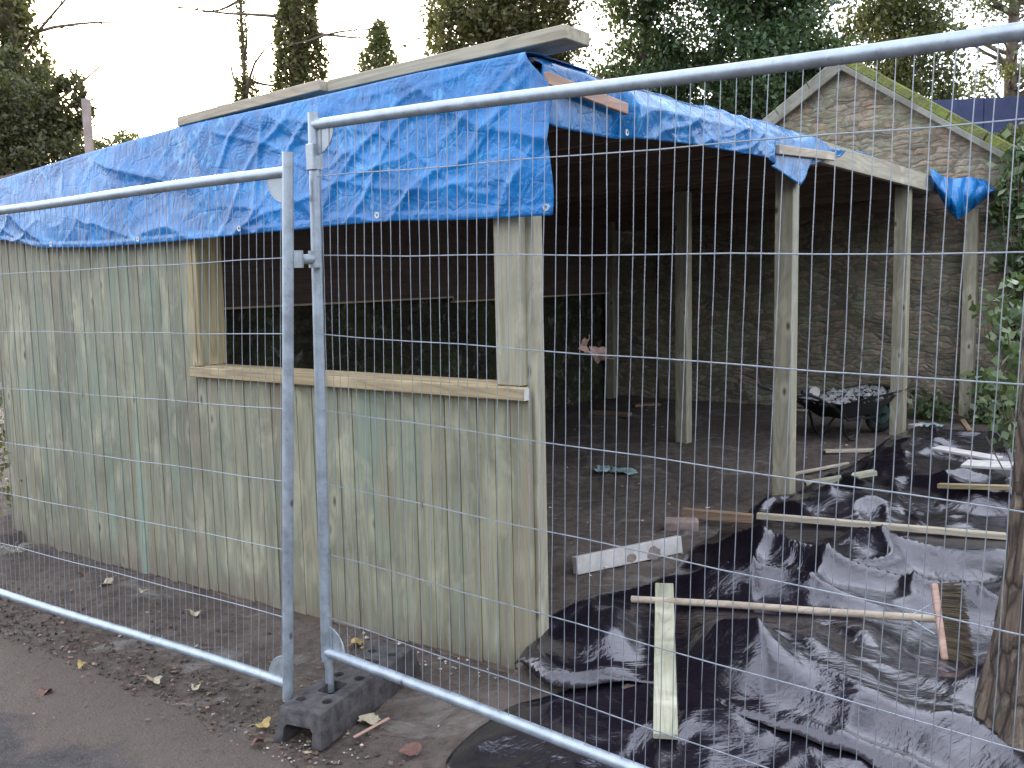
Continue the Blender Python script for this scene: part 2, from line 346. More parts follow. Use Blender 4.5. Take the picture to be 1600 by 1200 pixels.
def leafm(name, stops, trans=.3, rough=.5):
    m = NT(name); c = m.ramp(m.island(), stops); m.set(c, rough, 0, .4)
    tr = m.n.new('ShaderNodeBsdfTranslucent'); m.l.new(m.mix(.5, c, (.20, .24, .03)), tr.inputs[0]); mx = m.n.new('ShaderNodeMixShader'); mx.inputs[0].default_value = trans
    m.l.new(m.b.outputs[0], mx.inputs[1]); m.l.new(tr.outputs[0], mx.inputs[2]); m.l.new(mx.outputs[0], m.out.inputs[0]); return m.m
M['ivy'] = leafm('ivy_leaves', [(0., (.045, .044, .018)), (.6, (.105, .100, .042)), (1., (.21, .18, .09))], .42)
M['con'] = leafm('conifer_foliage', [(0., (.032, .034, .016)), (.7, (.075, .075, .034)), (1., (.14, .12, .06))], .32)
M['holly'] = leafm('evergreen_leaves', [(0., (.018, .036, .016)), (.6, (.045, .085, .036)), (1., (.10, .16, .075))], .3, .38)
M['olive'] = leafm('olive_leaves', [(0., (.04, .05, .015)), (.6, (.10, .11, .04)), (1., (.20, .19, .09))], .35)
M['wallivy'] = leafm('wall_ivy_leaves', [(0., (.035, .06, .025)), (.55, (.08, .13, .05)), (.85, (.16, .21, .09)), (1., (.35, .40, .28))], .25, .4)

# ------------------------------------------------------------ ground
def ground_h(x, y):
    s, t = ST(x, y)
    lo = -.17-.012*max(-1, min(5, s))
    kin = sstep(0, .1, t)                 # filled floor behind the cladding
    kout = sstep(-.9, .5, t)
    k = kin*sstep(-.03, .1, s)+kout*(1-sstep(-.03, .1, s)) if s < 4.4 else kout*.6
    return lo*(1-k)
def rough_h(x, y, s, t):
    a = .25+1.15*sstep(-.12, .15, y-path_edge(x))
    v = nz(x*2.1, y*2.1)*.022+nz(x*6, y*6, 3)*.014+nz(x*17, y*17, 7)*.009+abs(nz(x*9, y*9, 5))*.012
    return v*a
def path_edge(x):   # y of the verge for a given x
    return 3.60-(.76 if x < -.87 else 1.5)*(x+.87)+.12*nz(x*2.3, 4)+.06*nz(x*8, 9)
def axis_pts(lo, hi, step, far):
    a = list(np.arange(lo, hi, step)); d = step; p = hi
    while p < far: a.append(p); d *= 1.35; p += d
    d = step; p = lo-step; pre = []
    while p > -far: pre.append(p); d *= 1.35; p -= d
    return np.array(pre[::-1]+a)
gx = axis_pts(-3.4, 3.4, .028, 260); gy = axis_pts(2.2, 7.5, .028, 260)
P = np.zeros((len(gx), len(gy), 3))
for i, x in enumerate(gx):
    for j, y in enumerate(gy):
        x_ = float(x); y_ = float(y)
        s, t = ST(x_, y_)
        far = max(abs(x_), abs(y_))
        P[i, j] = (x_, y_, ground_h(x_, y_)+(rough_h(x_, y_, s, t) if far < 25 else 0))
g = grid_mesh('ground', P, M['soil']); tag(g, kind='structure')
# worn tarmac path in front of the fence (verge line follows the left panel)
def path_edge(x):   # y of the verge for a given x
    return 3.60-(.76 if x < -.87 else 1.5)*(x+.87)+.12*nz(x*2.3, 4)+.06*nz(x*8, 9)
px_ = np.concatenate([np.arange(-9, 1.6, .05), [1.8, 2.2, 3, 5, 8]]); pv = np.concatenate([[-6, -3, -1], np.linspace(0, 1, 40)])
P = np.zeros((len(px_), len(pv), 3))
for i, x in enumerate(px_):
    ye = path_edge(float(x))
    for j, v in enumerate(pv):
        y = ye-1.8*(1-v) if v >= 0 else ye-1.8+v*1.5
        hg = ground_h(float(x), float(y))
        s, t = ST(float(x), float(y))
        P[i, j] = (x, y, hg+.019+rough_h(float(x), float(y), s, t)*.55-.030*sstep(.72, 1.0, v)+.006*nz(float(x)*11, y*11, 2))
o = grid_mesh('path', P, M['path']); tag(o, kind='structure')
at = o.data.attributes.new('dirt', 'FLOAT', 'POINT')
at.data.foreach_set('value', np.tile(np.array([0, 0, 0]+[sstep(.35, .95, float(v)) for v in pv[3:]]), len(px_)).astype(np.float32))

# ------------------------------------------------------------ black polythene
def in_poly(x, y, poly):
    c = False; j = len(poly)-1
    for i in range(len(poly)):
        xi, yi = poly[i]; xj, yj = poly[j]
        if (yi > y) != (yj > y) and x < (xj-xi)*(y-yi)/(yj-yi)+xi: c = not c
        j = i
    return c
def edge_dist(x, y, poly):
    d = 1e9; j = len(poly)-1
    for i in range(len(poly)):
        ax, ay = poly[j]; bx, by = poly[i]; dx, dy = bx-ax, by-ay
        t = max(0, min(1, ((x-ax)*dx+(y-ay)*dy)/(dx*dx+dy*dy+1e-9))); d = min(d, math.hypot(x-ax-t*dx, y-ay-t*dy)); j = i
    return d
pix = [(800, 1046, -.12), (838, 1002, -.06), (925, 950, -.03), (1000, 926, .0), (1052, 905, .0), (1078, 868, .0), (1128, 832, .0), (1180, 800, .0), (1236, 784, 0), (1270, 762, 0), (1330, 735, 0), (1392, 690, 0), (1430, 676, .0), (1500, 686, .0), (1610, 672, 0), (1900, 690, 0), (2600, 900, -.05), (2600, 1500, -.1), (1500, 1290, -.12), (1180, 1180, -.14), (1085, 1140, -.14), (1040, 1112, -.14), (985, 1108, -.14), (900, 1118, -.14), (845, 1106, -.14), (818, 1080, -.14)]
polyW = [tuple(gz(a, b, c)[:2]) for a, b, c in pix]
def fold(x, y):
    wx = x+.22*nz(x*1.1, y*1.1, 1)+.05*nz(x*4, y*4, 8); wy = y+.22*nz(x*1.1, y*1.1, 5)+.05*nz(x*4, y*4, 4)
    a = .11*max(0, rdg(wx*1.25+wy*.5, wy*.8, 2))**2.4
    b = .045*max(0, rdg(wx*2.7-wy*1.0, wy*1.1+wx*.6, 6))**3.4
    m_ = .35+.65*sstep(-.1, .3, nz(x*1.3, y*1.3, 71))
    c = .013*max(0, rdg(wx*5.5+wy*2.0, wy*2.2, 11))**4*m_
    d = .0025*max(0, rdg(wx*13, wy*9-wx*4, 15))**3*m_
    return a+b+c+d+.035*nz(x*1.7, y*1.7, 3)
def mound(x, y):
    # spoil heaped beneath the sheet
    def g(px, py, z, r, h):
        p = gz(px, py, z); return h*math.exp(-((x-p.x)**2+(y-p.y)**2)/(2*r*r))
    return (g(1240, 890, .05, .33, .13)+g(1490, 740, .0, .5, .07)+g(1000, 1010, 0, .33, .05)+g(1330, 1090, 0, .32, .06)+g(1560, 1000, 0, .2, .05))
PRESS = []       # things lying on the sheet hold it down: (p, q, radius)
def press_seg(p, q, r=.13): PRESS.append((p, q, r))
bC0 = gz(1038, 914, .07); bC1 = gz(1040, 1151, -.045); press_seg(bC0, bC1, .12)
bH0 = gz(987, 936, .05); bH1 = atd(1462, 967, 3.85); press_seg(bH0, bH1, .13)
hd_top = atd(1459, 908, 4.0); hd_bot = atd(1478, 1046, 3.66); press_seg(hd_bot+Vector((-.02, -.02, .02)), hd_bot+Vector((.17, .22, .03)), .15); press_seg(bH1-Vector((0, 0, .05)), bH1+Vector((.2, .03, -.05)), .15)
bD0 = gz(1066, 803, .05); bD1 = gz(1572, 838, .07); press_seg(bD0+Vector((0, -.1, 0)), bD1+Vector((0, -.1, 0)), .22)
def poly_h(x, y):
    h = poly_h0(x, y)
    for p, q, r in PRESS:
        dx, dy = q.x-p.x, q.y-p.y; t = ((x-p.x)*dx+(y-p.y)*dy)/(dx*dx+dy*dy); tc = max(0, min(1, t)); d = math.hypot(x-p.x-tc*dx, y-p.y-tc*dy)
        if d < r*2.2: k = 1-sstep(.55*r, 2.2*r, d); zl = max(p.z+(q.z-p.z)*tc-.020, ground_h(x, y)+.02); h = h+(min(h, zl)-h)*k
    return h
def poly_h0(x, y):
    d = edge_dist(x, y, polyW); k = sstep(0, .35, d)
    roll = .045*math.exp(-((d-.06)/.045)**2)*max(0, .6+nz(x*2, y*2, 31)*1.2)
    return ground_h(x, y)+.028+roll+(fold(x, y)+mound(x, y))*(.12+.88*k)
xs = np.arange(-.2, 5.2, .02); ys = np.arange(1.6, 10.2, .022)
P = np.zeros((len(xs), len(ys), 3)); inside = np.zeros((len(xs), len(ys)), bool)
for i, x in enumerate(xs):
    for j, y in enumerate(ys):
        x_ = float(x); y_ = float(y)
        jx = x_+.03*nz(x_*5, y_*5, 21); jy = y_+.03*nz(x_*5, y_*5, 25)
        if in_poly(jx, jy, polyW): inside[i, j] = True; P[i, j] = (x_, y_, poly_h(x_, y_))
mask = inside[:-1, :-1] & inside[1:, :-1] & inside[1:, 1:] & inside[:-1, 1:]
o = grid_mesh('plastic_sheet', P, M['poly'], mask=mask, thick=.002, relax=8)
tag(o, 'large crumpled shiny black plastic sheet spread beside the shed, with broom lying on it', 'plastic sheet')
# second sheet lying flat under and in front of it
pix2 = [(686, 1192, -.15), (735, 1150, -.15), (800, 1118, -.15), (860, 1112, -.15), (960, 1090, -.14), (1100, 1110, -.14), (1330, 1200, -.14), (1700, 1280, -.1), (1700, 1500, -.1), (1000, 1500, -.15), (740, 1290, -.15), (700, 1215, -.15)]
poly2 = [tuple(gz(a, b, c)[:2]) for a, b, c in pix2]
xs = np.arange(-.6, 1.8, .02); ys = np.arange(2.0, 3.7, .02)
P = np.zeros((len(xs), len(ys), 3)); inside = np.zeros((len(xs), len(ys)), bool)
def low_h(x, y):
    e = sstep(0, .12, edge_dist(x, y, poly2))
    return ground_h(x, y)+.020+e*(.022*max(0, rdg(x*2.1+y, y*2.4, 41))**2+.012*max(0, rdg(x*6, y*5, 44))**2)
for i, x in enumerate(xs):
    for j, y in enumerate(ys):
        x_ = float(x); y_ = float(y)
        if in_poly(x_+.02*nz(x_*6, y_*6, 51), y_+.02*nz(x_*6, y_*6, 55), poly2): inside[i, j] = True; P[i, j] = (x_, y_, low_h(x_, y_))
mask = inside[:-1, :-1] & inside[1:, :-1] & inside[1:, 1:] & inside[:-1, 1:]
o = grid_mesh('plastic_sheet', P, M['poly'], mask=mask, thick=.002, relax=8)
tag(o, 'flat dusty strip of black plastic at the bottom edge, in front of the crumpled sheet', 'plastic sheet')

# ------------------------------------------------------------ shed
shed = empty('timber_shed', (OX, OY, 0), ROTZ, 'half-built open-sided timber shed with vertical board cladding and a wide window hole', 'shed')
def sbox(name, s0, s1, t0, t1, z0, z1, mat, bev=.003, parent=shed, rx=0, mb=None):
    b = mb or MB(); c = (-(s0+s1)/2, (t0+t1)/2, (z0+z1)/2); h = (abs(s1-s0)/2, (t1-t0)/2, (z1-z0)/2)
    b.box((0, 0, 0), h, Matrix.Translation(c) @ Matrix.Rotation(rx, 4, 'X'), bev)
    return None if mb else b.build(name, mat, parent)
def zb_clad(s): return -.146-.0165*s
# cladding boards
b = MB(); s = 0.0; TOPZ = 2.25
S_END = 4.55
while s < S_END:
    w = random.choice([.085, .1, .1, .118, .125]); s1 = min(s+w, S_END+.02)
    zt = TOPZ
    mid = (s+s1)/2
    z0 = zb_clad(mid)+random.uniform(-.006, .006)
    rects = [(z0, zt)]
    if .17 < mid < 2.24: rects = [(z0, 1.085)]
    elif mid < .17: rects = [(z0, 1.10)]
    yb = random.uniform(-.0015, .0015)
    for (a_, b_) in rects:
        # each board: a slightly wedge shaped slat overlapping its neighbour
        x0, x1 = -s1+.001, -s-.001
        lap = .0032
        vs = [(x0, -.022+yb, a_), (x1, -.022-lap+yb, a_), (x1, 0, a_), (x0, 0, a_), (x0, -.022+yb, b_), (x1, -.022-lap+yb, b_), (x1, 0, b_), (x0, 0, b_)]
        b.add(vs, [(3, 2, 1, 0), (4, 5, 6, 7), (0, 1, 5, 4), (1, 2, 6, 5), (2, 3, 7, 6), (3, 0, 4, 7)])
    s = s1
b.build('cladding', M['clad'], shed)
sbox('base_board', .03, 4.5, -.012, .05, -.35, -.10, M['rafter'])
# window frame
fr = MB(); sbox('', 2.215, 2.245, -.045, .13, 1.13, 2.2, None, .002, mb=fr); fo = fr.build('window_frame', M['frame'], shed)
sl = MB(); sbox('', -.01, 2.29, -.075, -.030, 1.068, 1.124, None, .004, mb=sl); sbox('', .16, 2.24, -.029, .11, 1.090, 1.128, None, .003, mb=sl)
sl.build('sill', M['sill'], fo)
jm = MB(); sbox('', 2.246, 2.29, -.05, -.028, 1.126, 2.2, None, .002, mb=jm); jm.build('architrave', M['frame'], fo)
st_ = MB(); sbox('', .03, .165, -.028, .02, 1.126, 2.2, None, .003, mb=st_); so = st_.build('stud', M['post'], fo)
e_ = MB(); sbox('', -.0115, -.0125, -.073, -.032, 1.071, 1.121, None, 0, mb=e_); e_.build('sawn_end', M['white'], fo)
# posts
def post(s0, t0, w, z0, z1, lean=0):
    b = MB(); b.box((0, 0, (z1-z0)/2), (w/2, w/2, (z1-z0)/2), None, .004)
    o = b.build('post', M['post'], shed); o.location = (-s0, t0, z0); o.rotation_euler = (0, lean, random.uniform(-.03, .03)); return o
post(.030, .056, .075, -.25, 2.32)
post(.0, 3.045, .125, -.1, 2.32)
post(.0, 6.085, .125, -.1, 2.33)
post(-.36, 7.36, .125, -.1, 2.16)
post(1.6, 4.78, .115, -.1, 2.32)
post(3.75, .10, .10, -.1, 2.32); post(3.8, 7.25, .12, -.1, 2.3)
# beams
def sbeam(name, p, q, w, h, mat):
    p = Vector(p); q = Vector(q); d = q-p; L = d.length; x = d.normalized(); y = Vector((0, 0, 1)).cross(x).normalized(); z = x.cross(y)
    b = MB(); b.box((L/2, 0, 0), (L/2, w/2, h/2), None, .003); o = b.build(name, mat, shed)
    o.matrix_local = Matrix(((x.x, y.x, z.x, p.x), (x.y, y.y, z.y, p.y), (x.z, y.z, z.z, p.z), (0, 0, 0, 1))); return o
M['beamx'] = wood('edge_beam_timber', (.25, .22, .16), (.46, .42, .33), 'x')
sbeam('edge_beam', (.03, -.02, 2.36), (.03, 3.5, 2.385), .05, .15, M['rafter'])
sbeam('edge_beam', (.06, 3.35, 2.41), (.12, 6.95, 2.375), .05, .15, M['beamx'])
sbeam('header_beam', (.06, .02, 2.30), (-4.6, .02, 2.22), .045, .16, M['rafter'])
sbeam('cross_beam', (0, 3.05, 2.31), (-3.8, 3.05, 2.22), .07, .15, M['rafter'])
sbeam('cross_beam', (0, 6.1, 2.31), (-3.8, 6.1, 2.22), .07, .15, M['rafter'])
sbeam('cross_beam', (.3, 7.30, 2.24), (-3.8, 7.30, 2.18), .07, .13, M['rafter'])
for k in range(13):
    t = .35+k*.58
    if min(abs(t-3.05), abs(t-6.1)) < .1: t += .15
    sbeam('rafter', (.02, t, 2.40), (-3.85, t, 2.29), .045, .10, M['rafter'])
b = MB()
for k in range(44):   # roof boards
    t0 = -.03+k*.17
    vs = [(.06, t0, 2.452), (-5.6, t0, 2.275), (-5.6, t0+.166, 2.275), (.06, t0+.166, 2.452)]
    vs += [(v[0], v[1], v[2]+.018) for v in vs]
    b.add(vs, [(3, 2, 1, 0), (4, 5, 6, 7), (0, 1, 5, 4), (1, 2, 6, 5), (2, 3, 7, 6), (3, 0, 4, 7)])
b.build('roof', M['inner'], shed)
# boarding on the far long side, hung above the old wall
inn = MB(); edge = MB()
segs = [(.25, 1.372), (4.1, 1.352)]
tt = .2
sbox('', 3.80, 3.83, .2, 4.1, 1.395, 2.32, None, 0, mb=inn); sbox('', 3.80, 3.83, 4.1, 8.0, 1.348, 2.32, None, 0, mb=inn)
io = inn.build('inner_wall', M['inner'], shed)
for t0, t1, z in ((.2, 1.9, 1.385), (1.95, 4.10, 1.385), (4.1, 5.55, 1.338), (5.55, 7.7, 1.341)):
    sbox('', 3.785, 3.835, t0, t1-.01, z-.006, z+.010, None, 0, mb=edge)
sbox('', 3.790, 3.7995, 4.09, 4.10, 1.35, 1.385, None, 0, mb=edge)
edge.build('raw_edge', M['rawedge'], io)
# side battens nailed over the tarp
def batten(t0, z0, t1, z1, name, label, mat, s=-.14, h=.05, w=.025):
    p = W(s, t0, z0); q = W(s, t1, z1); return timber(name, p, q, w, h, mat, label)
def timber(name, p, q, w, h, mat, label=None, cat='timber', roll=0, group=None, bev=.003, upv=(0, 0, 1)):
    p = Vector(p); q = Vector(q); d = q-p; L = d.length; x = d.normalized(); y = Vector(upv).cross(x).normalized(); z = x.cross(y)
    b = MB(); b.box((L/2, 0, 0), (L/2, w/2, h/2), None, bev)
    o = b.build(name, mat); o.matrix_world = Matrix(((x.x, y.x, z.x, p.x), (x.y, y.y, z.y, p.y), (x.z, y.z, z.z, p.z), (0, 0, 0, 1))) @ Matrix.Rotation(roll, 4, 'X')
    return tag(o, label, cat, group)
M['pinkx'] = wood('pink_batten', (.34, .20, .15), (.50, .33, .26), 'x')
batten(-.05, 2.375, .60, 2.335, 'batten', 'pinkish batten fixed over the blue tarp under the roof corner', M['pinkx'], s=-.135)
batten(2.46, 2.325, 3.55, 2.375, 'batten', 'short pale batten poking from the tarp above the middle post', M['pale'], s=-.15, h=.055)

# ------------------------------------------------------------ tarpaulins
def interp(x, tab):
    if x <= tab[0][0]: return tab[0][1]
    for (a, va), (b_, vb) in zip(tab, tab[1:]):
        if x <= b_: return va+(vb-va)*(x-a)/(b_-a)
    return tab[-1][1]
zt_tab = [(-.3, 2.488), (.5, 2.487), (1.2, 2.462), (2.24, 2.44), (3.3, 2.375), (4.39, 2.295), (6.5, 2.12)]
zb_tab = [(-.25, 1.830), (0, 1.832), (.336, 1.836), (.63, 1.85), (1.0, 1.848), (1.36, 1.84), (2.13, 1.822), (3.07, 1.813), (3.73, 1.833), (4.21, 1.90), (5.2, 1.93), (6.5, 1.95)]
def crumple(u, v, seed=0):
    wu = u+.10*nz(u*2.3, v*2.3, seed); wv = v+.10*nz(u*2.3, v*2.3, seed+9)
    mk = sstep(-.15, .25, nz(u*.9, v*1.2, seed+33))
    return (.016*max(0, rdg(wu*.9+wv*2.0, wv*.9, seed+2))**4+.008*max(0, rdg(wu*3-wv*3, wv*2.2, seed+4))**6*(.3+mk)
            + .008*max(0, rdg(wu*2+wv*5, wv*2, seed+14))**8*mk+.0015*nz(wu*12, wv*12, seed+6)+.022*nz(wu*1.3, wv*1.5, seed+21))
def sz_front(px, py):
    d = ray(px, py); nb = Vector((BX, BY, 0)); lam = (-.10-(CAM-Vector((OX, OY, 0))).dot(nb))/d.dot(nb); p = CAM+d*lam; return ST(p.x, p.y)[0], p.z
CREASE = [(sz_front(*a), sz_front(*b), h, w_) for a, b, h, w_ in (((372, 352), (520, 290), .012, .022), ((520, 290), (640, 238), .010, .018), ((591, 338), (672, 275), .008, .012), ((500, 268), (590, 205), .008, .015),
    ((392, 340), (404, 190), .012, .016), ((404, 236), (505, 214), .006, .010), ((690, 215), (820, 90), .014, .03), ((715, 250), (825, 110), .010, .02), ((500, 215), (492, 165), .014, .03), ((560, 150), (640, 128), .006, .012),
    ((70, 382), (10, 335), .016, .03), ((215, 375), (120, 340), .010, .02), ((790, 320), (810, 250), .010, .02), ((770, 330), (845, 210), .008, .02), ((160, 262), (330, 300), .006, .012), ((250, 225), (262, 350), .005, .010), ((90, 268), (100, 360), .005, .010), ((600, 300), (790, 280), .007, .02))]
def creases(s, z):
    t_ = 0
    for (a0, a1), (b0, b1), h, w_ in CREASE:
        dx, dz = b0-a0, b1-a1; t = ((s-a0)*dx+(z-a1)*dz)/(dx*dx+dz*dz); tc = max(0, min(1, t))
        wob = .02*nz(tc*4, a0*3); nd = ((s-a0)*dz-(z-a1)*dx)/math.hypot(dx, dz)+wob; al = (t-tc)*math.hypot(dx, dz); d = math.hypot(nd, al)
        if d < w_*4: t_ += h*math.exp(-d/w_)*(1-.6*abs(tc*2-1)) + (h*.5*math.exp(-d/(w_*.35)) if nd > 0 else 0)*.6
    return t_
us = np.arange(0, 1.0001, 1/520); vs_ = np.arange(-.32, 1.0001, .0155)
P = np.zeros((len(us), len(vs_), 3))
for i, u in enumerate(us):
    for j, v in enumerate(vs_):
        u_ = float(u); v_ = float(v)
        sr = -.055-.125*sstep(.0, .30, max(v_, 0))-.02*math.sin(max(v_, 0)*9)*.5
        s = sr+(6.2-sr)*u_
        zt = interp(s, zt_tab); zb = interp(s, zb_tab)
        c = crumple(s, v_*.65)
        if v_ < 0:
            P[i, j] = (-s, .02-v_*1.3, zt-.004-.3*v_*v_*0+c*.4+.004)
        else:
            z = zt+(zb-zt)*v_
            y = -.055-.03*math.sin(v_*PI*.5)-c*(min(1, v_*5+.15))-.015*(1-v_)-creases(s, z)
            if v_ > .94: y -= .004
            P[i, j] = (-s, y, z)
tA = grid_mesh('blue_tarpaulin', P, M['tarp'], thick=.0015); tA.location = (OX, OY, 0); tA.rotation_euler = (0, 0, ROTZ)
tag(tA, 'broad crinkled blue tarpaulin hanging over the front of the shed roof above the window', 'tarpaulin')
def grommet(parent, s, t, z, face='front'):
    b = MB(); n = 14
    for r_in, r_out, off in ((.007, .015, 0),):
        vs = []; fs = []
        for k in range(n):
            a = 2*PI*k/n
            for rr, yy in ((r_in, 0), (r_out, 0), (r_out, -.004), (r_in, -.004)): vs.append((rr*math.cos(a), yy, rr*math.sin(a)))
        for k in range(n):
            for q in range(4): fs.append((k*4+q, ((k+1) % n)*4+q, ((k+1) % n)*4+(q+1) % 4, k*4+(q+1) % 4))
        b.add(vs, fs)
    o = b.build('eyelet', M['brass'], parent); o.location = (-s, t, z)
    if face == 'side': o.rotation_euler = (0, 0, PI/2)
for s, z in ((-.175, 1.862), (.745, 1.880), (1.72, 1.865), (2.62, 1.845), (3.56, 1.85)): grommet(tA, s, -.125, z)
# side tarp
ztS = [(-.1, 2.462), (.05, 2.48), (.6, 2.465), (1.5, 2.475), (2.5, 2.51), (3.0, 2.50), (3.66, 2.478), (4.5, 2.505), (5.5, 2.475), (6.85, 2.385)]
zbS = [(-.1, 2.24), (.09, 2.20), (.55, 2.20), (1.2, 2.232), (2.18, 2.250), (2.6, 2.19), (3.0, 2.122), (3.04, 2.13), (3.19, 2.29), (3.6, 2.37), (4.1, 2.44), (4.28, 2.470), (5.0, 2.472), (6.0, 2.44), (6.85, 2.355)]
us = np.arange(0, 1.0001, 1/360); vs_ = np.arange(-.6, 1.0001, .035)
P = np.zeros((len(us), len(vs_), 3))
for i, u in enumerate(us):
    for j, v in enumerate(vs_):
        t = -.03+6.9*float(u); v_ = float(v); zt = interp(t, ztS); zb = interp(t, zbS); zb = min(zb, zt-.02)
        hgt = zt-zb; c = crumple(t*1.4, v_*hgt*2+5, 60)
        tw = .05*math.exp(-((t-3.1)/.35)**2)
        if v_ < 0: P[i, j] = (.04+v_*.9, t, zt-.02+.02*math.cos(v_*2)+c*.8)
        else:
            xx = .03+(.10*min(1, v_/.42)-.03*max(0, v_-.42))*min(1, hgt/.16)+.03*sstep(0, .1, v_)+c*1.2*min(1, hgt/.15)+tw*math.sin(v_*5+t*6)
            if t < .66: xx = min(xx, .108-.03*v_)
            if 2.4 < t < 3.6: xx = min(xx, .125)
            P[i, j] = (xx, t, zt-hgt*v_)
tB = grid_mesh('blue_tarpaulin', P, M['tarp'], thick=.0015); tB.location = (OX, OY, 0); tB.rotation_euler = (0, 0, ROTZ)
tag(tB, 'ragged blue tarpaulin strip sagging along the open right side of the shed roof', 'tarpaulin')
grommet(tB, -.125, .62, 2.235, 'side')
# bundled end hanging at the far corner
def sack(px, py_list, depth): pass
n1, n2 = 60, 44
P = np.zeros((n1, n2, 3))
base = atd(1458, 268, 9.35)
top = [(1452, 262), (1475, 276), (1492, 279), (1515, 276), (1540, 281), (1556, 295)]
bot = [(1462, 296), (1478, 326), (1495, 346), (1512, 334), (1532, 318), (1553, 300)]
for i in range(n1):
    u = i/(n1-1)*5; k = min(4, int(u)); f_ = u-k
    a_ = [top[k][q]+(top[k+1][q]-top[k][q])*f_ for q in (0, 1)]; c_ = [bot[k][q]+(bot[k+1][q]-bot[k][q])*f_ for q in (0, 1)]
    for j in range(n2):
        v = j/(n2-1)*2        # front then back of the bag
        vv = v if v <= 1 else 2-v
        x = a_[0]+(c_[0]-a_[0])*vv; y = a_[1]+(c_[1]-a_[1])*vv
        bulge = (.16*math.sin(vv*PI)+.02)*(1 if v <= 1 else -.8)
        rr = .05*abs(math.sin(u*3.3+vv*2))+.02*nz(u*5, vv*3, 4)
        P[i, j] = atd(x, y, 9.25+u*.1-bulge-rr)
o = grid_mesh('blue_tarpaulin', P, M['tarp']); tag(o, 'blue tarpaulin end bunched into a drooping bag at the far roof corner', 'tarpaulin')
# planks weighting the roof
A_ = W(-.20, .075, 2.572); B_ = W(1.30, .075, 2.520)
timber('roof_plank', W(-.205, .08, 2.553), W(1.15, .08, 2.517), .19, .055, M['roofx'], 'thick plank weighing down the tarp, its end sticking out over the roof corner', 'plank')
timber('roof_plank', W(1.17, .01, 2.520), W(2.26, -.02, 2.462), .12, .050, M['pale'], 'pale plank on the roof ridge left of the thick one', 'plank')
timber('wood_block', W(1.98, .07, 2.515), W(2.06, .07, 2.511), .07, .055, M['pale'], 'little offcut block standing on the roof behind the pale plank', 'block')

# ------------------------------------------------------------ fence panels
def panel(corners, nv, flat_first, lab, feet, bent=False, post_ext=.07):
    BL, TL, BR, TR = [Vector(c) for c in corners]
    root = empty('mesh_fence', BL, 0, lab, 'fence panel', 'temporary site fence panels')
    def Q(u, v): return (BL*(1-u)+BR*u)*(1-v)+(TL*(1-u)+TR*u)*v-BL
    up = (TL-BL).normalized(); upR = (TR-BR).normalized()
    nrm = (BR-BL).cross(up).normalized()
    for name, v in (('bottom_rail', 0), ('top_rail', 1)):
        b = MB(); b.tube([Q(k/10, v)+up*.004*math.sin(k*.9) for k in range(11)], .0205, 14); b.build(name, M['galv'], root, True)
    b = MB(); p0 = Q(0, 0); p1 = Q(0, 1)
    if bent:
        d = (BR-BL).normalized()
        b.tube([p0-up*post_ext*2.2+d*.018, p0-up*post_ext*.9+d*.016, p0-up*post_ext*.35+d*.006], .0175, 14)
        b.tube([p0-up*post_ext*.5+d*.004, p0-up*.0, p1+up*.045], .0215, 14)
    else: b.tube([p0-up*post_ext, p1+up*.07], .0215, 14)
    b.build('end_post', M['galv'], root, True)
    b = MB(); b.tube([Q(1, 0)-upR*.12, Q(1, 1)+upR*.05], .0215, 12); b.build('end_post', M['galv'], root, True)
    b = MB(); L = (BR-BL).length; H = (TL-BL).length
    off = -nrm*.0
    for k in range(1, nv):
        u = k/nv; bow = random.uniform(-.004, .004); pts = []
        for q in range(0, 19):
            v = q/18; pts.append(Q(u, v)+(BR-BL).normalized()*(bow*math.sin(v*PI*2+k)+.0008*math.sin(q*1.05*2+k*.3))+nrm*(.004+.010*math.sin(k*.37)*math.sin(v*PI)))
        b.tube(pts, .00135, 5, False)
    for q, v in enumerate(flat_first):
        b.tube([Q(k/14, v)+nrm*.0005+up*(.0025*math.sin(k*1.9+q)) for k in range(15)], .0021, 5, False)
    b.build('wire_mesh', M['wire'], root)
    # corner gussets
    d = (BR-BL).normalized()
    for v, sg in ((0, 1), (1, -1)):
        n = 10; R_ = .098; vs = []; c0 = Q(0, v)+d*.012+up*sg*.012
        ring = [c0+d*R_*math.cos(a)+up*sg*R_*math.sin(a) for a in np.linspace(0, PI/2, n)]
        loop = [c0]+ring
        for dz in (.002, -.002): vs += [p+nrm*dz for p in loop]
        m_ = len(loop); fs = [tuple(range(m_)), tuple(range(2*m_-1, m_-1, -1))]+[(i, (i+1) % m_, (i+1) % m_+m_, i+m_) for i in range(m_)]
        b = MB(); b.add(vs, fs); b.tube([p for p in ring], .0035, 6)
        if v == 1: b.box((0, 0, 0), (.022, .026, .05), Matrix.Translation(Q(0, 1)-up*.12) @ Matrix.Rotation(math.atan2(d.y, d.x), 4, 'Z'), .004) if bent else None
        b.build('corner_plate', M['plate'], root)
    return root
# right hand panel
BL = Vector((-.780, 3.723, .090)); TL = Vector((-.729, 3.683, 2.178)); BRv = Vector((1.214, 2.137, .029)); TRv = Vector((1.155, 2.184, 2.114))
d_ = (BRv-BL); BR3 = BL+d_*(3.45/d_.length); dT = (TRv-TL); TR3 = TL+dT*(3.45/dT.length)
wires = [(195-195)/1, 0]
hr = [1-(y-193)/(1020-193) for y in (268, 388, 508, 623, 738, 850, 957)]
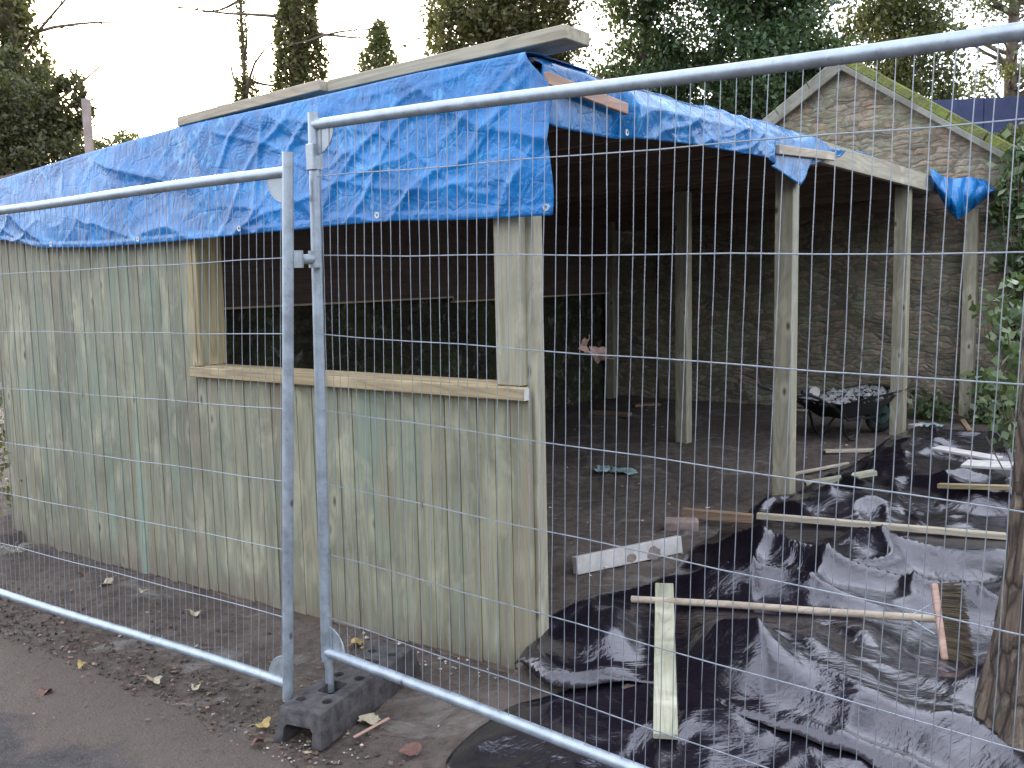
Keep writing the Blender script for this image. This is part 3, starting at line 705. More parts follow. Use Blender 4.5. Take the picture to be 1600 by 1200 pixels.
# correct for foreshortening along the post
panel((BL, TL, BR3, TR3), 76, [.908, .765, .620, .478, .337, .200, .072], 'right-hand galvanised mesh fence panel crossing in front of the open side and black sheet', None, True, .075)
BL2 = Vector((-.918, 3.626, .0)); TL2 = Vector((-.804, 3.547, 1.992)); BR2 = Vector((-2.732, 4.873, -.011)); TR2 = Vector((-2.473, 4.695, 1.965))
d_ = (BR2-BL2); BRx = BL2+d_*(3.45/d_.length); dT = (TR2-TL2); TRx = TL2+dT*(3.45/dT.length)
panel((BL2, TL2, BRx, TRx), 76, [.843, .700, .556, .414, .277, .138], 'left-hand galvanised mesh fence panel in front of the boarded shed wall', None, False, .07)
# clamp joining the two
pa = atd(463, 405, 3.585); pb = atd(493, 405, 3.66)
d = (pb-pa).normalized(); b = MB()
for p in (pa, pb):
    b.tube([p-Vector((0, 0, .032)), p+Vector((0, 0, .032))], .0265, 14)
b.tube([pa+d*.012, pa+d*.03, pb-d*.02], [.022, .018, .02], 12)
b.tube([pa+d*.035+Vector((0, -.03, .002)), pa+d*.035+Vector((0, .02, .002))], .008, 6)
o = b.build('fence_clamp', M['plate'], None, True); tag(o, 'short steel coupler clamping the two fence posts together', 'clamp')

# fence foot
def make_foot():
    L, Wd, H = .76, .23, .135
    bm = bmesh.new(); bmesh.ops.create_cube(bm, size=1)
    for v in bm.verts:
        tp = v.co.z > 0; v.co = Vector((v.co.x*(L-(.05 if tp else 0)), v.co.y*(Wd-(.035 if tp else 0)), v.co.z*H+H/2))
    bmesh.ops.bevel(bm, geom=bm.edges[:], offset=.013, segments=2, profile=.6, affect='EDGES')
    me = bpy.data.meshes.new('fence_foot'); bm.to_mesh(me); bm.free(); o = link('fence_base_block', me, M['block'])
    cut = MB()
    for x, y, r in ((-.25, -.055, .021), (-.27, .055, .021), (-.02, -.052, .023), (-.02, .052, .023), (.24, -.052, .021), (.24, .052, .021)):
        cut.tube([(x, y, .05), (x, y, .2)], r, 14)
    for x in (-.135, .11): cut.box((x, 0, .13), (.058, .038, .07), None, .01)
    cut.box((-.36, 0, .02), (.12, .068, .055), None, .015); cut.box((.36, 0, .02), (.12, .068, .055), None, .015)
    me2 = bpy.data.meshes.new('c'); me2.from_pydata(cut.v, [], cut.f); bm = bmesh.new(); bm.from_mesh(me2); bmesh.ops.recalc_face_normals(bm, faces=bm.faces[:]); bm.to_mesh(me2); bm.free()
    c = bpy.data.objects.new('c', me2); COL.objects.link(c)
    md = o.modifiers.new('b', 'BOOLEAN'); md.operation = 'DIFFERENCE'; md.object = c; md.solver = 'EXACT'; md.use_self = True
    dg = bpy.context.evaluated_depsgraph_get(); new = bpy.data.meshes.new_from_object(o.evaluated_get(dg)); o.modifiers.clear(); o.data = new
    bpy.data.objects.remove(c)
    for v in new.vertices: v.co += Vector((0, 0, .004*nz(v.co.x*9, v.co.y*9)))
    try: new.set_sharp_from_angle(angle=math.radians(35))
    except Exception: pass
    return o
foot = make_foot()
na = gz(466, 1108, -.03); fa = gz(612, 1008, -.03); dd = fa-na; ang = math.atan2(dd.y, dd.x)
cc = na+dd.normalized()*.36
foot.location = (cc.x, cc.y, -.172); foot.rotation_euler = (0, 0, ang)
tag(foot, 'chunky black slotted foot block holding up both fence posts', 'fence foot')

# dry leaf caught on the mesh
def curled(name, loc, size, mat, label, cat='leaf', rz=0, tilt=(0, 0), lobes=5, up=False, group=None):
    n = 22; vs = [(0, 0, 0)]; fs = []
    for k in range(n):
        a = 2*PI*k/n; r = size*(.62+.33*abs(math.cos(a*lobes/2)))*random.uniform(.85, 1.1)
        vs.append((r*math.cos(a), r*.72*math.sin(a), size*.28*math.sin(a*2)+random.uniform(-.05, .05)*size))
    for k in range(n): fs.append((0, 1+k, 1+(k+1) % n))
    b = MB(); b.add(vs, fs); b.tube([(size*.5, 0, 0), (size*1.1, size*.1, size*.1), (size*1.5, size*.3, size*.05)], size*.03, 5)
    o = b.build(name, mat); md = o.modifiers.new('thick', 'SOLIDIFY'); md.thickness = .0012
    o.location = loc; o.rotation_euler = (tilt[0], tilt[1], rz); return tag(o, label, cat, group)
o = curled('dry_leaf', atd(934, 553, 2.93), .040, M['leafdry'], 'larger curled dead brown leaf caught on the fence wire, right of the pair', rz=.3, tilt=(1.35, .5), up=True)
o = curled('dry_leaf', atd(915, 541, 2.93), .032, M['leafdry'], 'smaller dead brown leaf caught on the fence wire, left of the pair', rz=1.1, tilt=(1.2, -.6), up=True)

# ------------------------------------------------------------ loose timbers and rubbish
def G(px, py, z=0.0, extra=0.0):
    p = gz(px, py, z)
    return p
def onp(px, py, add=0.0, it=12):    # meets the crumpled sheet or the ground
    z = 0.0
    for _ in range(it):
        p = gz(px, py, z+add); h = poly_h(p.x, p.y) if in_poly(p.x, p.y, polyW) else ground_h(p.x, p.y)+.01
        z = z*.5+h*.5
    return gz(px, py, z+add)
timber('painted_plank', G(898, 884, .05), G(1062, 850, .055), .045, .095, M['white'], 'white painted plank with broken patches lying on the bare soil near the corner post', 'plank', roll=-.15)
pw = G(970, 875, .05)
for k, (x, y, r) in enumerate(((.50, -.012, .030), (.72, -.012, .042))):
    b = MB(); n = 12; vs = []; p0_ = G(898, 884, .05); q0_ = G(1062, 850, .055)
    x0 = (G(1062, 850, .055)-G(898, 884, .05)).normalized(); yv = Vector((0, 0, 1)).cross(x0); zz = x0.cross(yv)
    out = -yv; c = p0_.lerp(q0_, x)+zz*y
    for q in range(n):
        a = 2*PI*q/n; rr = r*random.uniform(.7, 1.15); vs.append(x0*rr*1.25*math.cos(a)+zz*rr*math.sin(a))
    vs2 = [v+out*.008 for v in vs]; b.add(vs+vs2, [tuple(range(n)), tuple(range(2*n-1, n-1, -1))]+[(i, (i+1) % n, (i+1) % n+n, i+n) for i in range(n)])
    par = [o for o in COL.objects if o.name.startswith('painted_plank')][0]
    o = b.build('broken_patch', M['raw']); o.parent = par; bpy.context.view_layer.update(); 
    o.matrix_parent_inverse = par.matrix_world.inverted(); o.location = c+out*.021
p = bC0; q = bC1
timber('board', p, q, .088, .022, M['plankx'], 'pale greenish board lying on the black sheet under the broom handle', 'board', bev=.002)
# batten across the sheet
p = bD0; q = bD1; mid = p.lerp(q, .24)
timber('batten', p+Vector((0, 0, .01)), mid+Vector((0, 0, .0)), .06, .055, M['brown'], 'thick dark-ended brown timber beside the brick, at the near edge of the sheet', 'timber')
timber('batten', mid+Vector((.02, -.02, .025)), q+Vector((0, 0, .0)), .045, .035, M['pale'], 'long thin pale batten laid across the black sheet behind the broom', 'batten')
b = MB(); b.box((0, 0, 0), (.105, .05, .034), None, .008, .003); o = b.build('brick', M['brick']); c = G(1064, 820, .035); o.location = c; o.rotation_euler = (0, 0, -.15); tag(o, 'single pale dusty brick on the soil under the end of the thick brown timber', 'brick')
timber('batten', G(1232, 742, .02), G(1325, 724, .02), .03, .02, M['pale'], 'thin pale lath on the floor just right of the middle post', 'lath')
timber('stake', G(1258, 757, .05), G(1368, 738, .13), .07, .035, M['plankx'], 'greenish board stub lying at the edge of the sheet, in front of the lath', 'board')
timber('board', G(1288, 705, .02), G(1385, 703, .03), .09, .02, M['pale'], 'pale round-ended board on the soil in front of the wheelbarrow', 'board')
timber('lath', G(1236, 640, .015), G(1268, 642, .015), .06, .02, M['pale'], 'short pale offcut behind the wheelbarrow handles', 'offcut')
timber('offcut', G(923, 644, .02), G(984, 648, .03), .10, .04, M['brown'], 'grey-brown offcut on the floor deep inside, against the mossy wall', 'offcut')
timber('offcut', G(990, 633, .02), G(1030, 631, .02), .12, .03, M['brown'], 'small flat offcut at the far end of the floor, left of the inner post', 'offcut')
timber('batten', G(848, 983, .0), G(876, 977, .0), .05, .03, M['pale'], 'pale stub poking out at the foot of the corner post', 'offcut')
timber('stick', G(1504, 658, .12), G(1528, 692, .02), .05, .03, M['brown'], 'brown timber leaning against the foot of the farthest post', 'timber')
p = onp(1466, 768, .03); q = onp(1582, 772, .03)
timber('batten', p+Vector((0, 0, .04)), q+Vector((0, 0, .04)), .05, .03, M['sill'], 'short orange-brown batten on the sheet beside the tree trunk', 'batten')
p = onp(1462, 712, .05); q = onp(1560, 728, .05)  # two white boards stand in for torn film reflecting the light
timber('board', p+Vector((0, 0, .06)), q+Vector((0, 0, .05)), .14, .02, M['white'], 'white board standing in for light-reflecting film on the heap, farther of the two near the trunk', 'board')
p = onp(1506, 740, .05); q = onp(1590, 745, .05)
timber('board', p+Vector((0, 0, .07)), q+Vector((0, 0, .07)), .22, .02, M['white'], 'wide white board standing in for light-reflecting film on the heap, nearer of the two near the trunk', 'board')
def scrap(name, px, py, z, sz, mat, label, seed, cat='scrap', asp=.6, hgt=.03):
    n = 14; P = np.zeros((n, n, 3)); c = G(px, py, z)
    msk = np.zeros((n-1, n-1), bool)
    for i in range(n):
        for j in range(n):
            x = (i/(n-1)-.5)*2; y = (j/(n-1)-.5)*2
            P[i, j] = (x*sz, y*sz*asp, hgt*(.5+nz(x*1.9, y*1.9, seed))+.006)
            if i < n-1 and j < n-1: msk[i, j] = math.hypot(x, y) < .85+.35*nz(x*1.3+seed, y*1.3)
    o = grid_mesh(name, P, mat, mask=msk, thick=.004); o.location = (c.x, c.y, ground_h(c.x, c.y)+.01); o.rotation_euler = (0, 0, seed); return tag(o, label, cat)
scrap('plastic_scrap', 942, 738, 0, .12, M['teal'], 'small pale turquoise scrap on the shed floor, left of two', 1.3)
scrap('plastic_scrap', 978, 742, 0, .17, M['teal'], 'bigger pale turquoise scrap on the shed floor, right of two', 2.1)
scrap('stone_chip', 577, 1128, -.16, .065, M['leafpale'], 'pale flat broken tile lying in front of the fence foot', .6, 'tile', .6, .02)
timber('wood_splinter', G(553, 1152, -.155), G(608, 1122, -.155), .014, .008, M['brown'].copy() if False else M['pinkx'], 'reddish wood splinter beside the pale broken tile', 'splinter')
timber('paint_chip', G(684, 1135, -.155), G(698, 1131, -.155), .012, .006, M['white'], 'tiny white chip on the soil under the bottom rail', 'chip')
for px, py, sz, mt, lab in ((127, 1033, .032, 'leafyel', 'round yellow leaf on the tarmac at lower left'), (240, 1057, .045, 'leafpale', 'pale leaf with upright stalk on the verge below the left panel'),
        (308, 1069, .045, 'leafpale', 'pale pinkish-cream leaf on the verge, midway to the fence foot'), (410, 1130, .042, 'leafyel', 'orange-yellow leaf tucked against the near end of the foot block'), (403, 1158, .04, 'leafred', 'rusty red leaf on the tarmac left of the foot block'),
        (70, 1075, .05, 'leafred', 'curled brown leaf on the tarmac near the left edge'), (305, 952, .05, 'leafpale', 'large pale leaf at the foot of the cladding behind the left panel'), (165, 903, .05, 'leafpale', 'orange-tinged leaf on the soil at the foot of the wall, far left'),
        (222, 916, .035, 'leafpale', 'small cream leaf on the soil left of the large pale one'), (555, 1003, .05, 'leafyel', 'yellowish leaf lying between fence foot and cladding'), (640, 1175, .05, 'leafred', 'dark red leaf on the soil beside the lower black strip'), (130, 890, .045, 'leafred', 'brown leaf near the bleached weed at the wall')):
    c = gz(px, py, -.15); c.z = ground_h(c.x, c.y)+.028
    curled('fallen_leaf', c, sz, M[mt], lab, rz=random.uniform(0, 6), tilt=(random.uniform(-.3, .3), random.uniform(-.3, .3)), lobes=random.choice([3, 5]), group='fallen leaves')
# leaf litter & crumbs
def scatter(name, n, region, size, mat, zoff=.012, asp=.6, kind='quad'):
    C = []
    while len(C) < n:
        x, y = region()
        C.append((x, y, ground_h(x, y)+zoff+(rough_h(x, y, *ST(x, y)))))
    C = np.array(C); V = leaf_quads(C, size, asp, .0)
    # flatten
    V[:, :, 2] = C[:, None, 2]+(V[:, :, 2]-C[:, None, 2])*.3
    o = quads_mesh(name, V, mat); return tag(o, kind='stuff')
def verge():
    while True:
        x = random.uniform(-4.2, .6); ye = path_edge(x); y = ye+abs(random.gauss(0, .35))-.25
        s, t = ST(x, y)
        if t < -.04: return x, y
scatter('leaf_litter', 1300, verge, .03, M['litter'])
def floorr():
    while True:
        s = random.uniform(-2.5, 3.7); t = random.uniform(.2, 7)
        p = W(s, t)
        if not in_poly(p.x, p.y, polyW): return p.x, p.y
tag(scatter('floor_debris', 420, floorr, .03, M['grit'], .012), kind='stuff')
def gritr():
    c = gz(470, 1175, -.17); return random.gauss(c.x, .12), random.gauss(c.y, .08)
def crumbs(name, n, reg, r0, r1, mat):
    b = MB()
    for _ in range(n):
        x, y = reg(); r = random.uniform(r0, r1)*random.choice([.5, .7, 1]); z = ground_h(x, y)+rough_h(x, y, *ST(x, y))+r*.3+.004
        vs = [(x+r*a*random.uniform(.7, 1.2), y+r*b_*random.uniform(.7, 1.2), z+r*c*random.uniform(.5, .9)) for a, b_, c in ((1,0,0),(-1,0,0),(0,1,0),(0,-1,0),(0,0,1),(0,0,-1))]
        b.add(vs, [(0,2,4),(2,1,4),(1,3,4),(3,0,4),(2,0,5),(1,2,5),(3,1,5),(0,3,5)])
    return tag(b.build(name, mat), kind='stuff')
crumbs('pale_gravel', 70, gritr, .004, .011, M['grit'])
crumbs('soil_clods', 1300, lambda: verge(), .004, .015, M['clod'])
def pathr():
    x = random.uniform(-3, .4); return x, path_edge(x)-random.uniform(0, 1.3)
crumbs('path_grit', 420, pathr, .003, .007, M['grit'])
crumbs('path_crumbs', 1100, pathr, .003, .009, M['clod'])
def pathl():
    x = random.uniform(-3.2, .6); return x, path_edge(x)-abs(random.gauss(0, .45))
scatter('path_litter', 260, pathl, .024, M['litter'], .03)
def foundr():
    s = random.uniform(.0, 1.2); p = W(s, -.12+random.gauss(0, .05)); return p.x, p.y
crumbs('mortar_crumbs', 55, foundr, .004, .016, M['grit'])
# bleached weed by the far left of the wall
b = MB(); c = gz(22, 862, -.2)
for k in range(46):
    a = random.uniform(0, 2*PI); l = random.uniform(.05, .14)
    b.tube([(0, 0, 0), (math.cos(a)*l*.5, math.sin(a)*l*.5, l*.5), (math.cos(a)*l*1.1, math.sin(a)*l*1.1, l*.35)], .0012, 4)
o = b.build('dead_weed', M['weed']); o.location = (c.x, c.y, ground_h(c.x, c.y)); tag(o, 'tuft of bleached dead grass at the left foot of the boarded wall', 'weed')

# ------------------------------------------------------------ broom
hx = (hd_bot-hd_top); HL = hx.length; hx.normalize()
hm = bH1; he = bH0
hdir = (hm-he).normalized()
broom = empty('broom', hm, 0, 'wooden yard broom with long pale handle lying across the black sheet', 'broom')
bpy.context.view_layer.update()
b = MB(); L = (hm-he).length
b.tube([he-hm, (he-hm)*.66+Vector((0, 0, .005)), (he-hm)*.33, Vector((0, 0, 0))], .0165, 12); b.build('handle', wood('handle_timber', (.36, .27, .2), (.56, .46, .37), 'x', knots=True), broom, True)
hn = hdir-hx*hdir.dot(hx); hn.normalize(); hz = hx.cross(hn)
def bf(a, b_, c): return hx*a+hn*b_+hz*c
Mb = Matrix(((hx.x, hn.x, hz.x, 0), (hx.y, hn.y, hz.y, 0), (hx.z, hn.z, hz.z, 0), (0, 0, 0, 1))); cen = (hd_top+hd_bot)/2-hm; Mb.translation = cen
b = MB(); b.box((0, 0, 0), (HL/2*.86, .014, .03), Mb, .005); b.build('head', M['pinkx'], broom)
b = MB()
for i in range(40):
    for j in range(7):
        for _ in range(4):
            a = (i/39-.5)*HL*.84+random.gauss(0, .003); c = (j/6-.5)*.05; sp = random.gauss(0, .012)
            p0 = cen+bf(a, .012, c); p1 = cen+bf(a*1.04+sp*.5+.010, .06, c*1.2+sp*.5); p2 = cen+bf(a*1.10+sp+.020, .105+random.uniform(-.03, .012), c*1.35+sp)
            b.tube([p0, p1, p2], .0014, 3, False)
b.build('bristles', M['bristle'], broom)
b = MB(); 
b.tube([bf(-.05, .0, 0)+cen*.0+hdir*-.0-hx*.03, -hdir*.11], .003, 5); b.tube([hx*.075-hn*.01, -hdir*.11], .003, 5); b.build('brace', M['galv'], broom)

# ------------------------------------------------------------ wheelbarrow
wp = gz(1372, 676, .0); lp = gz(1303, 684, 0); dx = (wp-lp); dx.z = 0; ang = math.atan2(dx.y, dx.x)
wb = empty('wheelbarrow', lp, ang, 'black wheelbarrow full of pale rubble standing inside by the back wall', 'wheelbarrow')
Lw = dx.length
def pl(x, y, z): return Vector((x, y, z))
# tray: lofted rings
b = MB(); rings = [((-.06, .43), .20, .19), ((-.20, .62), .30, .37)]
def ring(x0, x1, hw0, hw1, z0, z1):
    return [Vector((x0, -hw0, z0)), Vector((x1, -hw1, z1)), Vector((x1, hw1, z1)), Vector((x0, hw0, z0))]
r0 = ring(-.04, .38, .17, .13, .20, .22); r1 = ring(-.20, .66, .30, .24, .36, .44); r2 = [v+Vector((0, 0, .012))*1 for v in ring(-.225, .69, .325, .265, .36, .44)]
r3 = [Vector((v.x*.97+.005, v.y*.95, v.z)) for v in ring(-.20, .66, .30, .24, .365, .445)]; r4 = ring(-.03, .37, .16, .12, .212, .232)
vs = r0+r1+r2+r3+r4; fs = [(3, 2, 1, 0)]
for k in range(4):
    for i in range(4): fs.append((k*4+i, k*4+(i+1) % 4, (k+1)*4+(i+1) % 4, (k+1)*4+i))
fs.append((16, 17, 18, 19)); b.add(vs, fs); b.build('tray', M['black'], wb)
b = MB()
for sg in (-1, 1):
    b.tube([(-.62, sg*.30, .50), (-.45, sg*.28, .44), (-.22, sg*.24, .33), (.0, sg*.18, .19), (.45, sg*.09, .18), (Lw+.02, sg*.055, .19)], .014, 8)
    b.tube([(-.12, sg*.21, .25), (-.06, sg*.21, .06), (-.01, sg*.21, .012), (.05, sg*.21, .012), (.10, sg*.20, .07), (.18, sg*.16, .19)], .012, 8)
b.build('frame', M['black'], wb, True)
for sg in (-1, 1):
    b = MB(); b.tube([(-.66, sg*.302, .515), (-.54, sg*.292, .475)], .019, 8); b.build('grip', M['tyre'], wb, True)
def torus(R_, r, n=28, k=10):
    vs = [Vector(((R_+r*math.cos(b_))*math.cos(a), r*.9*math.sin(b_), (R_+r*math.cos(b_))*math.sin(a))) for a in np.linspace(0, 2*PI, n, endpoint=False) for b_ in np.linspace(0, 2*PI, k, endpoint=False)]
    fs = [(i*k+j, ((i+1) % n)*k+j, ((i+1) % n)*k+(j+1) % k, i*k+(j+1) % k) for i in range(n) for j in range(k)]; return vs, fs
wc = Vector((Lw+.02, 0, .185))
b = MB(); vs, fs = torus(.14, .045); b.add([v+wc for v in vs], fs); wh = b.build('wheel', M['tyre'], wb, True)
b = MB(); b.tube([wc+Vector((0, -.03, 0)), wc+Vector((0, .03, 0))], .095, 20); b.tube([wc+Vector((0, -.07, 0)), wc+Vector((0, .07, 0))], .02, 10); b.build('rim', M['rim'], wh)
b = MB()
for k in range(150):
    x = random.uniform(-.19, .62); y = random.uniform(-.24, .24); r = random.uniform(.02, .055); z = .350+.09*(x+.1)+.04*math.cos((x-.22)*3)*math.cos(y*5)+random.uniform(-.03, .01)
    vs = [(x+r*a*random.uniform(.6, 1.2), y+r*b_*random.uniform(.6, 1.2), z+r*c*random.uniform(.5, .9)) for a, b_, c in ((1,0,0),(-1,0,0),(0,1,0),(0,-1,0),(0,0,1),(0,0,-1))]
    b.add(vs, [(0,2,4),(2,1,4),(1,3,4),(3,0,4),(2,0,5),(1,2,5),(3,1,5),(0,3,5)])
o = b.build('rubble_heap', M['rubble']); o.location = lp; o.rotation_euler = (0, 0, ang); tag(o, 'heap of pale mortar rubble piled in the wheelbarrow tray', 'rubble', kind='stuff')
b = MB(); c = atd(1273, 613, 8.55); b.tube([(0, 0, 0), (.0, .04, 0), (.0, .12, .01)], [.05, .05, .035], 14)
o = b.build('plastic_tub', M['white'], None, True); o.location = c; tag(o, 'round white tub end showing at the handle side of the wheelbarrow load', 'tub')
scrap('plastic_scrap', 1452, 668, 0, .16, M['teal'], 'grey-blue plastic scrap on the soil between the last two posts', 3.3)
b = MB(); b.box((0, 0, 0), (.06, .04, .03), None, .006, .002); o = b.build('block_offcut', M['white']); o.location = G(1430, 667, .035); o.rotation_euler = (0, 0, .4); tag(o, 'small white block on the ground just right of the third post', 'block')

# ------------------------------------------------------------ old walls
bld = empty('stone_building', W(0, 7.5), ROTZ, 'old rubble stone outbuilding with a steep gable and moss on its right coping', 'building')
def wallgrid(name, s0, s1, t, topf, mat, parent=None, step=.06, amp=.02, z0=-.3, flip=False):
    ss = np.arange(s0, s1+1e-6, step); nv = 60; P = np.zeros((len(ss), nv, 3))
    for i, s in enumerate(ss):
        zt = topf(float(s))
        for j in range(nv):
            z = z0+(zt-z0)*j/(nv-1); P[i, j] = (-s, t-amp*2*nz(float(s)*3, z*5, 2)-amp*nz(float(s)*9, z*14, 5), z)
    return grid_mesh(name, P, mat, parent)
APX, APZ, SL = .99, 3.79, .672; HWID = 2.30
def gab(s): return APZ-SL*abs(s-APX)
# solid wall: outline prism + rough face
b = MB(); out = [(-(APX+HWID), gab(APX+HWID)), (-APX, APZ), (-(APX-HWID), gab(APX-HWID))]
pts = [(-(APX+HWID), -.3)]+out+[(-(APX-HWID), -.3)]
vs = [(x, .03, z) for x, z in pts]+[(x, .45, z) for x, z in pts]; n = 5
b.add(vs, [tuple(range(n)), tuple(range(2*n-1, n-1, -1))]+[(i, (i+1) % n, (i+1) % n+n, i+n) for i in range(n)])
b.build('gable_core', M['stone'], bld)
wallgrid('gable_wall', APX-HWID, APX+HWID, -.03, lambda s: gab(s)-.005, M['stone'], bld)
b = MB()
for t0, t1 in ((.45, 4.5),):
    for sg in (-1, 1): b.box((-(APX)+sg*(HWID-.2), (t0+t1)/2, .9), (.18, (t1-t0)/2, 1.25), None)
b.build('side_wall', M['stone'], bld)
for sg, nm, mt in ((1, 'coping', 'moss'), (-1, 'coping', 'coping')):
    b = MB(); Ls = HWID*math.hypot(1, SL)+.25; nseg = 7
    for k in range(nseg):
        l0 = Ls*k/nseg; l1 = Ls*(k+1)/nseg-.006
        b.box(((l0+l1)/2, 0, 0), ((l1-l0)/2, .26, .05), None, .012, .004)
    o = b.build(nm, M[mt], bld); o.location = (-APX+sg*.01, .16, APZ+.045); o.rotation_euler = (0, math.atan(SL), 0 if sg == 1 else PI)
    if sg == 1: o['label'] = 'moss-covered right coping'
    b = MB(); b.box((Ls/2, -.27, -.075), (Ls/2, .02, .03), None, .006); u = b.build('verge_stone', M['coping'], o)
    if sg == -1: u.location = (0, .54, 0)
b = MB()
for sg in (-1, 1):
    xs_ = [-APX, -APX+sg*(HWID+.15)]; b.add([(xs_[0], .4, APZ-.12), (xs_[1], .4, APZ-.12-SL*(HWID+.15)), (xs_[1], 4.6, APZ-.12-SL*(HWID+.15)), (xs_[0], 4.6, APZ-.12), (xs_[0], .4, APZ-.2), (xs_[1], .4, APZ-.2-SL*(HWID+.15)), (xs_[1], 4.6, APZ-.2-SL*(HWID+.15)), (xs_[0], 4.6, APZ-.2)], [(0,1,2,3),(7,6,5,4),(0,4,5,1),(1,5,6,2),(2,6,7,3),(3,7,4,0)])
b.build('slate_roof', simple('weathered_slate', (.10, .10, .11), .7, 0, 12, .4, .4), bld)
# garden walls
gw = empty('garden_wall', W(0, 7.5), ROTZ, 'stone boundary wall running right from the gable, half hidden by ivy', 'wall')
wallgrid('wall_face', -6.5, APX-HWID-.01, -.02, lambda s: 2.05+.06*nz(s*2, 1), M['stone'], gw, .08)
b = MB(); b.box((3.95, .2, .85), (2.6, .2, 1.15), None); b.build('wall_core', M['stone'], gw)
mw = empty('garden_wall', W(3.92, 0), ROTZ, 'dark mossy old wall seen below the hanging boards through the window', 'wall')
ss = np.arange(.12, 8.2, .07); P = np.zeros((len(ss), 36, 3))
for i, t in enumerate(ss):
    for j in range(36):
        z = -.3+2.2*j/35; P[i, j] = (.0+.04*nz(float(t)*3, z*5, 2)+.02*nz(float(t)*9, z*14), float(t), z)
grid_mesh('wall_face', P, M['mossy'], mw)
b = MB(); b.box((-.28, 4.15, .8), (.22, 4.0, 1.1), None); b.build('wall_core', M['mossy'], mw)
bw = empty('garden_wall', W(3.9, 7.5), ROTZ, 'shaded stone wall behind the shed between the gable and the mossy wall', 'wall')
wallgrid('wall_face', -.12, .62, 0.0, lambda s: 2.1, M['stone'], bw, .08) if False else None
b = MB(); b.box((.29, .2, 1.1), (.32, .2, 1.4), None); b.box((-.3, .2, 1.1), (.28, .2, 1.4), None); b.build('wall_core', M['stone'], bw)
# dark blue outbuilding beyond the coping
ob = empty('blue_outbuilding', atd(1620, 240, 13.5), -.12, 'dark blue felt-sided hut just visible beyond the mossy coping', 'hut')
ob.location.z = 0
zt = atd(1560, 152, 13.5).z
b = MB()
for k in range(5): b.box((-1.1+k*.72, 0, zt/2-.1), (.357, .05+.006*(k % 2), zt/2+.1), None, .004)
b.build('wall', M['bluewall'], ob)
b = MB(); b.box((.3, 1.2, zt-.25), (1.6, 1.1, .03), None); b.box((-1.40, 1.2, zt/2-.2), (.04, 1.15, zt/2), None); b.box((2.0, 1.2, zt/2-.2), (.04, 1.15, zt/2), None); b.build('roof', M['bluewall'], ob)

# ------------------------------------------------------------ vegetation
def clump_pts(n, cen, rad, k=30, sub=.28, shell=.5):
    """n leaf centres in k clumps inside an ellipsoid"""
    d = RNG.normal(size=(k, 3)); d /= np.linalg.norm(d, axis=1)[:, None]; r = RNG.uniform(shell, 1, k)**.6
    cc_ = d*r[:, None]*np.array(rad)+np.array(cen)
    w = RNG.uniform(.4, 1.3, k); idx = RNG.choice(k, n, p=w/w.sum()); sz = RNG.uniform(.6, 1.3, k)
    return cc_[idx]+RNG.normal(size=(n, 3))*(np.array(rad)*sub)[None, :]*sz[idx][:, None], cc_
def limb(b, p, q, r0, r1, bend=.1, n=6, sides=7, wob=.05):
    p = Vector(p); q = Vector(q); L = (q-p).length; off = Vector((random.uniform(-1, 1), random.uniform(-1, 1), random.uniform(-.4, .6)))*bend*L
    pts = [p.lerp(q, i/n)+off*math.sin(i/n*PI)+Vector((nz(i*.9, L, p.x), nz(i*.7, L, 3+p.y), 0))*wob*L for i in range(n+1)]
    pts[0] = p
    b.tube(pts, [r0+(r1-r0)*i/n for i in range(n+1)], sides); return pts
def tree(name, loc, label, trunk_h, r0, blobs, leaf, size, n, cat='tree', group=None, bare=0, extra=None, tmat='twig', k=34, sub=.24, lean=(0, 0)):
    root = empty(name, loc, 0, label, cat, group)
    b = MB(); H = trunk_h; pts = limb(b, (0, 0, -.2), (lean[0], lean[1], H), r0, r0*.35, .006, 9, 10, .006)
    C_ = []
    for (cx, cy, cz, rx, ry, rz, w) in blobs:
        m_ = int(n*w); p, cl = clump_pts(m_, (cx, cy, cz), (rx, ry, rz), max(8, int(k*w*2)), sub); C_.append(p)
        for c in cl[::3]:
            zt_ = max(.5, min(H*.95, c[2]-.5*abs(c[0]-lean[0]))); a0 = Vector((lean[0]*zt_/H, lean[1]*zt_/H, zt_)); limb(b, a0, c, r0*.22, .012, .08, 5, 5)
    for _ in range(bare):
        z = random.uniform(.35, .97)*H; a = random.uniform(0, 2*PI); l = random.uniform(.5, 1.6)
        p = Vector((lean[0]*z/H, lean[1]*z/H, z)); q = p+Vector((math.cos(a)*l, math.sin(a)*l, random.uniform(-.1, .9)*l))
        pp = limb(b, p, q, .03, .008, .12, 6, 5)
        for _ in range(3):
            p2 = random.choice(pp[2:]); limb(b, p2, p2+Vector((random.uniform(-.5, .5), random.uniform(-.5, .5), random.uniform(-.2, .5)))*l*.6, .01, .004, .1, 4, 4)
    b.build('trunk', M[tmat], root, True)
    if extra is not None: C_.append(extra)
    if C_:
        C_ = np.concatenate(C_); quads_mesh('crown', leaf_quads(C_, size), M[leaf], root)
    return root
def ivy_tube(h0, h1, rad, n, lean=(0, 0), H=1, lump=.25):
    z = RNG.uniform(h0, h1, n); a = RNG.uniform(0, 2*PI, n); r = rad*(1+lump*np.sin(z*3.1+a*2)+lump*.6*np.sin(z*7+a*3)+RNG.normal(size=n)*.13)
    return np.stack([r*np.cos(a)+lean[0]*z/H, r*np.sin(a)+lean[1]*z/H, z], 1)
def base_at(px, D):
    p = atd(px, 430, D); return Vector((p.x, p.y, 0))
def zat(py, D, px=800): return atd(px, py, D).z
def xat(px, D, py=200): return atd(px, py, D).x
